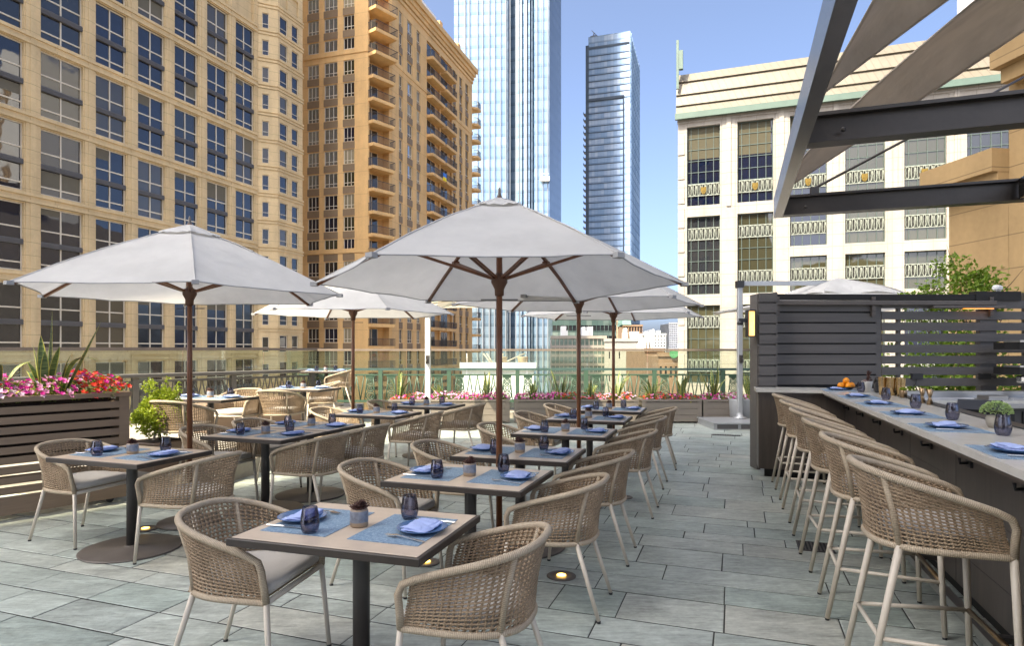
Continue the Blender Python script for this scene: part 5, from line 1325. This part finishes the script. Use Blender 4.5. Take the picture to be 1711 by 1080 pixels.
    sh=MB(); sh.lathe([(.034,0),(.040,.10),(.044,.185),(.0445,.188),(.042,.188),(.040,.18),(.0001,.175)],22); sme=sh.mesh('cocktail_shaker',M['gold'])
    for k,(t,d) in enumerate(((.62,.50),(.72,.56),(.66,.62),(.78,.63))):
        o=put(sme,'cocktail_shaker'); o.location=B(t,d); tag(o,['gold shaker tin closest to the black caddy','gold shaker tin in the front of the four','gold shaker tin at the back edge beside the black caddy','gold shaker tin at the back edge closest to the jiggers'][k],'shaker','gold shaker tins on the bar')
    p=B(1.0,.60); root=empty('brass_pot',p); tag(root,'small brass pot with a green sprig by the gold shakers','plant pot'); m=MB(); m.lathe([(.033,0),(.036,.07),(.033,.075),(.0001,.07)],18); m.build('pot_body',M['gold_dark'],root); m=MB()
    for k in range(50): leaf_quad(m,V(rnd.uniform(-.02,.02),rnd.uniform(-.02,.02),.075),(rdir(rnd)+V(0,0,1.1)).normalized(),rdir(rnd),.035,.01)
    m.build('sprig',M['leaf'],root)
    jg=MB(); jg.lathe([(.028,0),(.012,.06),(.011,.066),(.014,.072),(.030,.135),(.0285,.135),(.012,.08),(.0001,.079)],20); jme=jg.mesh('jigger',M['gold_dark'])
    for k,(t,d) in enumerate(((1.66,.59),(1.84,.60))):
        o=put(jme,'jigger'); o.location=B(t,d); tag(o,['bronze jigger farther along the bar, just behind its twin','bronze jigger nearer the point-of-sale screen'][k],'jigger','bronze jiggers on the bar')
    p=B(3.58,.48); root=empty('sedum_pot',p); tag(root,'small grey concrete pot of pale green sedum on the bar','plant pot'); m=MB(); m.lathe([(.04,0),(.055,.03),(.057,.06),(.05,.075),(.045,.075),(.0001,.07)],22); m.build('pot_body',M['concrete'],root); m=MB()
    rnd=random.Random(15)
    for k in range(900):
        v=rdir(rnd); 
        if v.z<-.15: continue
        rosette(m,(v.x*.076,v.y*.076,.10+v.z*.058),.011,1,5) if k<260 else leaf_quad(m,V(v.x*.073,v.y*.073,.10+v.z*.055),v,rdir(rnd),.016,.006)
    m.build('sedum',M['sedum'],root)
    # stools
    M_=make_seat('bar_stool','stool',.705,.885,1.035,.275,.245,((.262,.262),(.205,-.30)),.30); st=Proto(M_)
    for k,(t,l) in enumerate(((4.92,'woven rope bar stool, front one, wholly in view of its back'),(4.02,'woven rope bar stool, second from the front'),(3.17,'woven rope bar stool, third from the front'),(2.28,'woven rope bar stool, fourth from the front'),(1.36,'woven rope bar stool, fifth from the front'),(.44,'woven rope bar stool, last one by the return of the bar'))):
        q=B(t,-.255,0); st.place(q,-UB-PI/2+random.Random(k).uniform(-.05,.05),l,'woven rope bar stools')
    # slatted screen behind the bar
    rz=R(1.2); o0=V(3.16,8.33,0)
    root=empty('slatted_screen',o0,rz); tag(root,'charcoal slatted screen wall behind the bar, solid on one side and open on the other','screen')
    m=MB(); xA,xB=.22,1.60; n=8; z0=1.09; ph=.1365
    for k in range(n): m.box2((xA,-.03,z0+k*ph),(xB,0,z0+k*ph+ph-.02))
    m.build('solid_slat',M['slat_dark'],root)
    m=MB(); m.box2((xA,.005,.1),(xB,.03,2.19)); m.build('backing_board',M['joint_dark'],root)
    m=MB()
    for k in range(n): m.box2((xB+.07,-.03,z0+k*.1455-.02),(3.62,-.004,z0+k*.1455+.085))
    m.build('open_slat',M['slat_dark'],root)
    for a_,b_ in (((xB,-.02,.1),(xB+.07,.05,2.195)),((xA-.02,-.0,.1),(xA,.05,2.195)),((xB+.30,.0,.1),(xB+.34,.05,2.195)),((3.0,.0,.1),(3.22,.08,2.185)),((3.6,.0,.1),(3.66,.06,2.3))):
        m=MB(); m.box2(a_,b_); m.build('post',M['slat_dark'],root)
    m=MB(); m.box2((xA-.02,-.05,2.20),(2.9,.07,2.27)); m.box2((2.9,-.06,2.19),(3.5,.07,2.31)); m.build('top_beam',M['joint_dark'],root)
    m=MB()
    for k in range(9): m.box2((-.03,-.24,1.09+k*.133),(.185,-.21,1.09+k*.133+.112))
    m.box2((.187,-.235,1.07),(.205,-.0,2.28)); m.build('return_slat',M['slat_dark'],root)
    m=MB(); m.box2((-.045,-.215,.02),(-.005,.02,2.26)); m.box2((-.03,-.209,1.07),(.185,-.19,2.25)); m.build('return_post',M['slat_dark'],root)
    m=MB(); m.box2((.26,-.10,2.125),(3.15,-.05,2.185),0,.006); m.build('lamp_rail',M['umber_metal'],root)
    # heater under the rail
    hx=V(math.cos(rz),math.sin(rz),0); hy=V(-hx.y,hx.x,0)
    root2=empty('strip_heater',o0+hx*2.3+hy*-.08,rz); tag(root2,'long bronze strip heater glowing orange under the screen top','heater'); m=MB(); m.box2((0,-.04,2.085),(.95,.03,2.12),0,.005); m.build('housing',M['umber_metal'],root2); m=MB(); m.box2((.42,-.03,2.078),(.80,.02,2.0845)); m.build('element',M['heat'],root2)
    for k,x in enumerate((.26,1.52,3.08)):
        m=MB(); m.box2((x,-.075,1.98),(x+.045,-.033,2.235)); 
        for z in (2.0,2.05,2.21): m.sphere((x+.022,-.077,z),.008,8,5)
        o=m.build('bracket',M['umber_metal'],root)
    for k,x in enumerate((2.05,2.95)):
        m=MB(); m.box2((x,-.06,1.16),(x+.15,-.031,1.235)); m.box2((x+.01,-.068,1.19),(x+.14,-.059,1.23)); m.tube([(x+.07,-.045,1.17),(x+.06,-.05,1.1),(x+.02,-.04,1.05)] if k==0 else [(x+.15,-.045,1.2),(x+.22,-.05,1.17),(x+.32,-.045,1.18)],.006,6)
        o=m.build('outlet_box',M['black_plastic'],None,o0,rz); tag(o,['black outlet box with cord hanging down on the open slats','black outlet box with cord running towards the beer taps'][k],'outlet','outlet boxes on the screen')
    # lantern at the screen end
    root=empty('wall_lantern',at(1254,8.12,1.72)); tag(root,'black framed lantern glowing amber on the end of the screen','lantern'); m=MB(); w,hh=.05,.32
    m.box2((-w,-.05,0),(-w+.012,.05,hh)); m.box2((w-.012,-.05,0),(w,.05,hh)); m.box2((-w,-.05,-.012),(w,.05,.004)); m.box2((-w,-.05,hh-.004),(w,.05,hh+.014)); m.box2((-w-.10,-.012,hh*.55),(-w,.012,hh*.7)); m.lathe([(.03,-.02),(.045,0),(.03,.03)],10,(-w-.08,0,hh*.5)); m.build('frame',M['black_plastic'],root)
    m=MB(); m.box2((-w+.013,-.042,.006),(w-.013,.042,hh-.006)); m.build('panel',M['lantern'],root)
    # back bar
    root=empty('back_bar',V(4.9,7.72,0),R(1.2)); tag(root,'grey stone back bar with steel sinks along the screen','back bar')
    m=MB(); m.box2((0,-.15,.90),(3.1,.50,.94)); m.build('counter_top',M['quartz'],root); m=MB(); m.box2((.02,-.165,.845),(3.1,-.12,.899),0,.006); m.box2((.1,.36,.94),(3.0,.5,1.02)); m.build('steel_edge',M['brushed'],root)
    m=MB(); m.box2((.05,-.05,.05),(3.1,.5,.845)); m.build('cabinet',M['dark_metal'],root)
    m=MB()
    for k in range(3): m.box2((.4+k*.85,-.065,.12),(1.15+k*.85,-.051,.80)); 
    m.build('cabinet_door',M['joint_dark'],root)
    root=empty('speed_rail',B(3.2,1.05,0),-UB); tag(root,'stainless under-bar station behind the bar','sink unit'); m=MB(); m.box2((-.26,-2.2,.72),(.0,1.6,.76)); m.box2((-.26,-2.2,.1),(-.05,1.6,.70)); m.build('steel_shelf',M['dark_metal'],root)
    m=MB()
    for k in range(6): m.lathe([(.035,0),(.035,.17),(.014,.22),(.014,.28)],12,(-.12,-1.2+k*.2,.765))
    o=m.build('bottle_rack',M['dark_metal'],root)
    p=B(2.1,.88,1.05); root=empty('sales_terminal',p,-UB-.35); tag(root,'black tilted point-of-sale touch screen behind the bar','terminal'); m=MB(); m.box(V(0,0,.04),(.30,.20,.022),0,Matrix.Rotation(R(20),3,'X')); m.build('screen',M['black_plastic'],root); m=MB(); m.tube([(0,0,.03),(.02,.05,-.08),(.02,.05,-.24)],.035,10); m.box2((-.08,-.05,-.26),(.12,.13,-.24)); m.build('stand',M['dark_metal'],root)
    p=V(6.45,7.9,.94); root=empty('beer_tower',p,R(20)); tag(root,'chrome beer tap tower with three dark handles on the back bar','beer tower'); m=MB(); m.lathe([(.05,0),(.045,.03),(.035,.22)],16); m.box2((-.26,-.05,.2),(.2,.05,.29),0,.02); m.build('column',M['steel'],root)
    for k in range(3):
        m=MB(); x=-.2+.09*k; m.tube([(x,-.05,.25),(x,-.12,.25),(x,-.135,.20),(x,-.13,.15)],.014,8); m.tube([(x,-.11,.25),(x,-.10,.31)],.010,8); m.lathe([(.01,0),(.018,.03),(.02,.10),(.008,.12)],10,(x,-.10,.31),1); m.build('tap',[M['steel'],M['black_plastic']],root)
    for k,z in enumerate((1.64,1.33)):
        root=empty('bar_shelf',V(6.15,7.95,z)); tag(root,['upper black curved bar shelf at the edge of the screen','lower black curved bar shelf above the beer taps'][k],'shelf','black curved shelves over the back bar'); m=MB(); m.prism([(0,.02),(.05,-.16),(.22,-.24),(1.4,-.24),(1.4,.2),(0,.2)],-.09,0); m.build('board',M['joint_dark'],root); m=MB(); m.prism([(-.01,.02),(.045,-.17),(.22,-.25),(1.4,-.25),(1.4,-.235),(.22,-.235),(.06,-.155),(.005,.02)],.001,.025); m.build('lip',M['brushed'],root)
    m=MB(); m.box2((-.15,-.12,0),(.15,.12,.01)); m.box2((-.13,-.1,.01),(.1,.1,.05)); o=m.build('ice_tray',M['brushed'],None,V(5.85,7.75,.942)); tag(o,'flat steel tray on the back bar beside the beer taps','tray')
    return B

def pergola():
    root=empty('steel_pergola',V(3.2,8.0,0)); tag(root,'dark steel pergola frame of broad beams over the bar','pergola'); O=V(3.2,8.0,0)
    hb,ht=3.2,3.44; d0=.438; P=lambda t,d,h: U*t+W*d+V(0,0,h)-O
    e=P(8.62,d0,0)+O
    def ibeam(m,a,b,h,w,t=.022,f=.028):
        m.beam(a+V(0,0,h/2),b+V(0,0,h/2),t,h-2*f); m.beam(a+V(0,0,f/2),b+V(0,0,f/2),w,f); m.beam(a+V(0,0,h-f/2),b+V(0,0,h-f/2),w,f)
    m=MB(); m.beam(P(-.5,d0+.05,(hb+ht)/2),P(8.65,d0+.05,(hb+ht)/2),.10,ht-hb); m.build('edge_beam',M['steel_beam'],root)
    for t,d1 in ((5.66,7),(8.56,7),(3.2,7),(.5,7)):
        m=MB(); ibeam(m,P(t,d0+.10,hb+.0),P(t,d1,hb+.0),.24,.16); m.sphere(P(t-.085,d0+.35,hb+.08),.02,8,6); m.build('cross_beam',M['steel_dark'],root)
    m=MB(); m.beam(P(-.5,2.95,(hb+ht)/2),P(8.47,2.95,(hb+ht)/2),.05,ht-hb-.02); m.build('inner_beam',M['steel_beam'],root)
    m=MB(); m.box(P(8.5,d0+.45,ht+.03),(.10,.03,.10)); m.build('lug',M['steel_dark'],root)
    a=P(8.5,d0+.42,ht+.05)+O; b=V(7.6,8.0,5.6)
    m=MB(); m.tube([a,b],.016,8); o=m.build('tie_rod',M['steel_dark']); tag(o,'thin dark tie rod slanting up from the far pergola beam','rod')
    def sail(name,label,A,Bq,Cq,s1,s2,bow):
        m=MB(); A,Bq,Cq=Vector(A),Vector(Bq),Vector(Cq); ctr=(A+Bq+Cq)/3
        nrm=(Bq-A).cross(Cq-A).normalized()
        def edge(p,q,t,s):
            d=(q-p).normalized(); o=(ctr-p); o=(o-d*o.dot(d)).normalized()
            return p.lerp(q,t)+o*s*4.0*t*(1-t)
        def fn(u,v):
            v=max(v,.004); p=edge(A,Bq,v,s1); q=edge(A,Cq,v,s2)
            return p.lerp(q,u)+nrm*bow*math.sin(PI*u)*math.sin(PI*min(1,v))
        m.slab(fn,26,44,.004)
        m.tube([edge(A,Bq,max(.004,i/30),s1) for i in range(31)],.011,6); m.tube([edge(A,Cq,max(.004,i/30),s2) for i in range(31)],.011,6)
        return tag(m.build(name,M['sail']),label,'shade sail','taupe shade sails over the bar')
    sail('shade_sail','larger taupe shade sail reaching down to the far corner of the pergola',at(1320,7.6,3.50),at(1870,4.0,4.46),at(2010,6.6,6.1),-.78,-.06,.22)
    sail('shade_sail','smaller taupe shade sail whose tip sits midway along the edge beam',at(1368,4.9,3.50),at(1560,3.0,3.735),at(1850,4.4,4.77),.03,.05,.10)

def small_things():
    for k,(px,py,l) in enumerate(((938,964,'round in-ground light glowing behind the front aisle chair'),(712,941,'round in-ground light glowing under the front table'),(1041,832,'round in-ground light glowing behind the second aisle chair'),(243,885,'round in-ground light glowing by the table base beside the slatted planter'))):
        Z=F*EYE/(py-HY); p=at(px,Z); root=empty('ground_light',p); tag(root,l,'ground light','in-ground lights in the paving')
        m=MB(); m.lathe([(.10,.0),(.10,.006),(.095,.009),(.062,.009),(.055,.004),(.0001,.004)],28); m.build('ring',M['umber_metal'],root)
        m=MB(); m.lathe([(.032,.0095),(.030,.013),(.0001,.014)],18); m.build('lens',M['lamp_lens'],root)
    for k,(px,py,w,d,l) in enumerate(((1213,728,.50,.14,'slotted floor drain near the grey umbrella base'),(1362,915,.26,.26,'square floor grate under the bar stools'))):
        Z=F*EYE/(py-HY); root=empty('floor_drain',at(px,Z),-UA); tag(root,l,'drain')
        m=MB(); m.box2((-w/2,-d/2,.001),(w/2,-d/2+.015,.006)); m.box2((-w/2,d/2-.015,.001),(w/2,d/2,.006)); m.box2((-w/2,-d/2,.001),(-w/2+.015,d/2,.006)); m.box2((w/2-.015,-d/2,.001),(w/2,d/2,.006))
        n=int(w/.03)
        for i in range(n): m.box2((-w/2+.02+i*(w-.04)/n,-d/2+.01,.001),(-w/2+.032+i*(w-.04)/n,d/2-.01,.005))
        m.build('grating',M['dark_metal'],root); m=MB(); m.box2((-w/2+.004,-d/2+.004,.0015),(w/2-.004,d/2-.004,.0025)); m.build('sump',M['joint_dark'],root)
    # planting behind the screen
    rnd=random.Random(31)
    p=at(1605,11.2); root=empty('small_tree',V(p.x,p.y,0)); tag(root,'airy young tree with bright green leaves rising behind the open part of the screen','tree')
    m=MB(); blobs=[((0,0,2.5),(.85,.6,.35)),((-.5,.1,2.2),(.5,.4,.35)),((.35,0,2.75),(.5,.4,.35)),((.0,.1,2.95),(.45,.4,.3)),((-.75,0,2.35),(.3,.3,.3)),((.75,0,2.4),(.35,.3,.3)),((0,0,1.6),(.9,.6,.5))]
    crown_mesh(m,blobs,3400,.085,.026,rnd,.18,2.2,.2); m.build('crown',M['tree_leaf'],root)
    m=MB(); branches(m,(0,0,0),[(-.6,.1,2.35),(-.3,0,2.6),(.05,.1,2.8),(.4,0,2.7),(.65,.05,2.45),(-.8,0,2.2),(.8,0,2.2),(.2,.2,2.5)],.045,rnd,1.3); m.build('trunk',M['bark'],root)
    p=at(1560,10.6)
    root=empty('leafy_bush',V(p.x,p.y,0)); tag(root,'dense bright bush pressing against the gaps of the open slats','bush')
    m=MB(); crown_mesh(m,[((0,0,1.0),(1.5,.4,.75)),((1.0,0,.9),(1.2,.4,.7))],2600,.10,.034,rnd,.3,2.5,.2); m.build('crown',M['tree_leaf'],root)
    m=MB(); branches(m,(0,0,0),[(-1,0,1.2),(-.4,0,1.5),(.5,0,1.5),(1.2,0,1.2)],.03,rnd,.4); m.build('trunk',M['bark'],root)
    p=at(1668,9.6,2.22); root=empty('security_camera',p); tag(root,'small white security camera on top of the screen end','camera'); m=MB(); m.tube([(0,0,0),(0,0,.22)],.03,8); m.box((-.05,-.05,.25),(.16,.09,.08),0,Matrix.Rotation(.5,3,'Z'),.02); m.build('body',M['white_metal'],root)

# ------------------------------------------------------------------ light, sky, camera
def light_and_camera():
    el=R(50); az=R(43); s=V(-math.sin(az)*math.cos(el),-math.cos(az)*math.cos(el),math.sin(el))
    L=bpy.data.lights.new('sun','SUN'); L.energy=SUN; L.angle=R(.53); L.color=(1,.955,.88)
    o=bpy.data.objects.new('sun',L); COL.objects.link(o); o.rotation_euler=s.to_track_quat('Z','Y').to_euler(); o.location=(-20,-30,60)
    w=bpy.data.worlds.new('World'); SC.world=w; w.use_nodes=True; nt=w.node_tree
    sky=nt.nodes.new('ShaderNodeTexSky'); sky.sky_type='NISHITA'; sky.sun_disc=False; sky.sun_elevation=el; sky.sun_rotation=R(223)
    sky.air_density=.32; sky.dust_density=5.0; sky.ozone_density=8.0; sky.altitude=200
    bg=nt.nodes['Background']; bg.inputs['Strength'].default_value=SKY; nt.links.new(sky.outputs[0],bg.inputs['Color'])
    c=bpy.data.cameras.new('camera'); c.sensor_width=36; c.lens=36*F/1711; c.shift_y=(HY-540)/1711; c.clip_end=5000; c.clip_start=.05
    co=bpy.data.objects.new('camera',c); COL.objects.link(co); co.location=(0,0,EYE); co.rotation_euler=(PI/2,0,0); SC.camera=co
    SC.view_settings.view_transform='Standard'; SC.view_settings.look='None'; SC.view_settings.exposure=EXPO; SC.view_settings.gamma=1
    SC.view_settings.use_white_balance=True; SC.view_settings.white_balance_temperature=8250; SC.view_settings.white_balance_tint=4
    SC.render.engine='CYCLES'
    SC.cycles.max_bounces=8; SC.cycles.diffuse_bounces=4; SC.cycles.transparent_max_bounces=16; SC.cycles.use_denoising=True
    SC.cycles.caustics_reflective=False; SC.cycles.caustics_refractive=False; SC.cycles.sample_clamp_indirect=6

SUN=2.0; SKY=.15; EXPO=2.42
def more_materials():
    M['gold_dark']=mat('bronze_metal',(.32,.22,.13),.3,1.,.12,6); M['wood_dark']=mat('umbrella_hub_brown',(.10,.042,.022),.4,0,.2,8)
    M['tower_dark']=mat('tower_dark_frame',(.055,.075,.10),.4,.2,.15,.3); M['spandrel_pale']=mat('pale_grey_cladding',(.36,.34,.31),.7,0,.1,.4)
    M['fin']=mat('pale_fin_metal',(0.217,0.238,0.259),.4,.1,.06,.2)
    M['muntin']=mat('dark_green_muntin',(.055,.08,.07),.5,0,.1,1); M['glass_mirror']=mirror('coated_window_glass',(.42,.50,.60))
    M['board_grey']=mat('grey_taupe_board',(.175,.15,.125),.55,0,.16,3,.15,50,(.4,5,5))
    M['roller_blind']=mat('roller_blind_fabric',(.13,.115,.085),.85,0,.1,1.5)
    M['blind']=mat('olive_blind',(0.051,0.043,0.022),.8,0,.12,2,0,1,(1,1,6)); M['plate_dark']=mat('dark_bowl_glaze',(.04,.04,.045),.35,0,.2,10)
    M['sedum_pink']=leaf('pink_succulent_leaf',(.20,.13,.12),(.45,.30,.26)); M['mortar']=mat('paving_mortar',(.035,.036,.033),.95,0,.3,8)
    M['steel_beam']=mat('painted_steel_beam',(.15,.145,.145),.26,.7,.2,2); M['steel_dark']=mat('dark_steel_beam',(.05,.043,.038),.42,.2,.2,3)
setup_materials(); more_materials()
terrace(); railings(); planters(); building_left(); building_orange(); building_pale(); towers(); city()
st,pp=settings(); umbrellas(); bar(st,pp); pergola(); small_things(); light_and_camera()
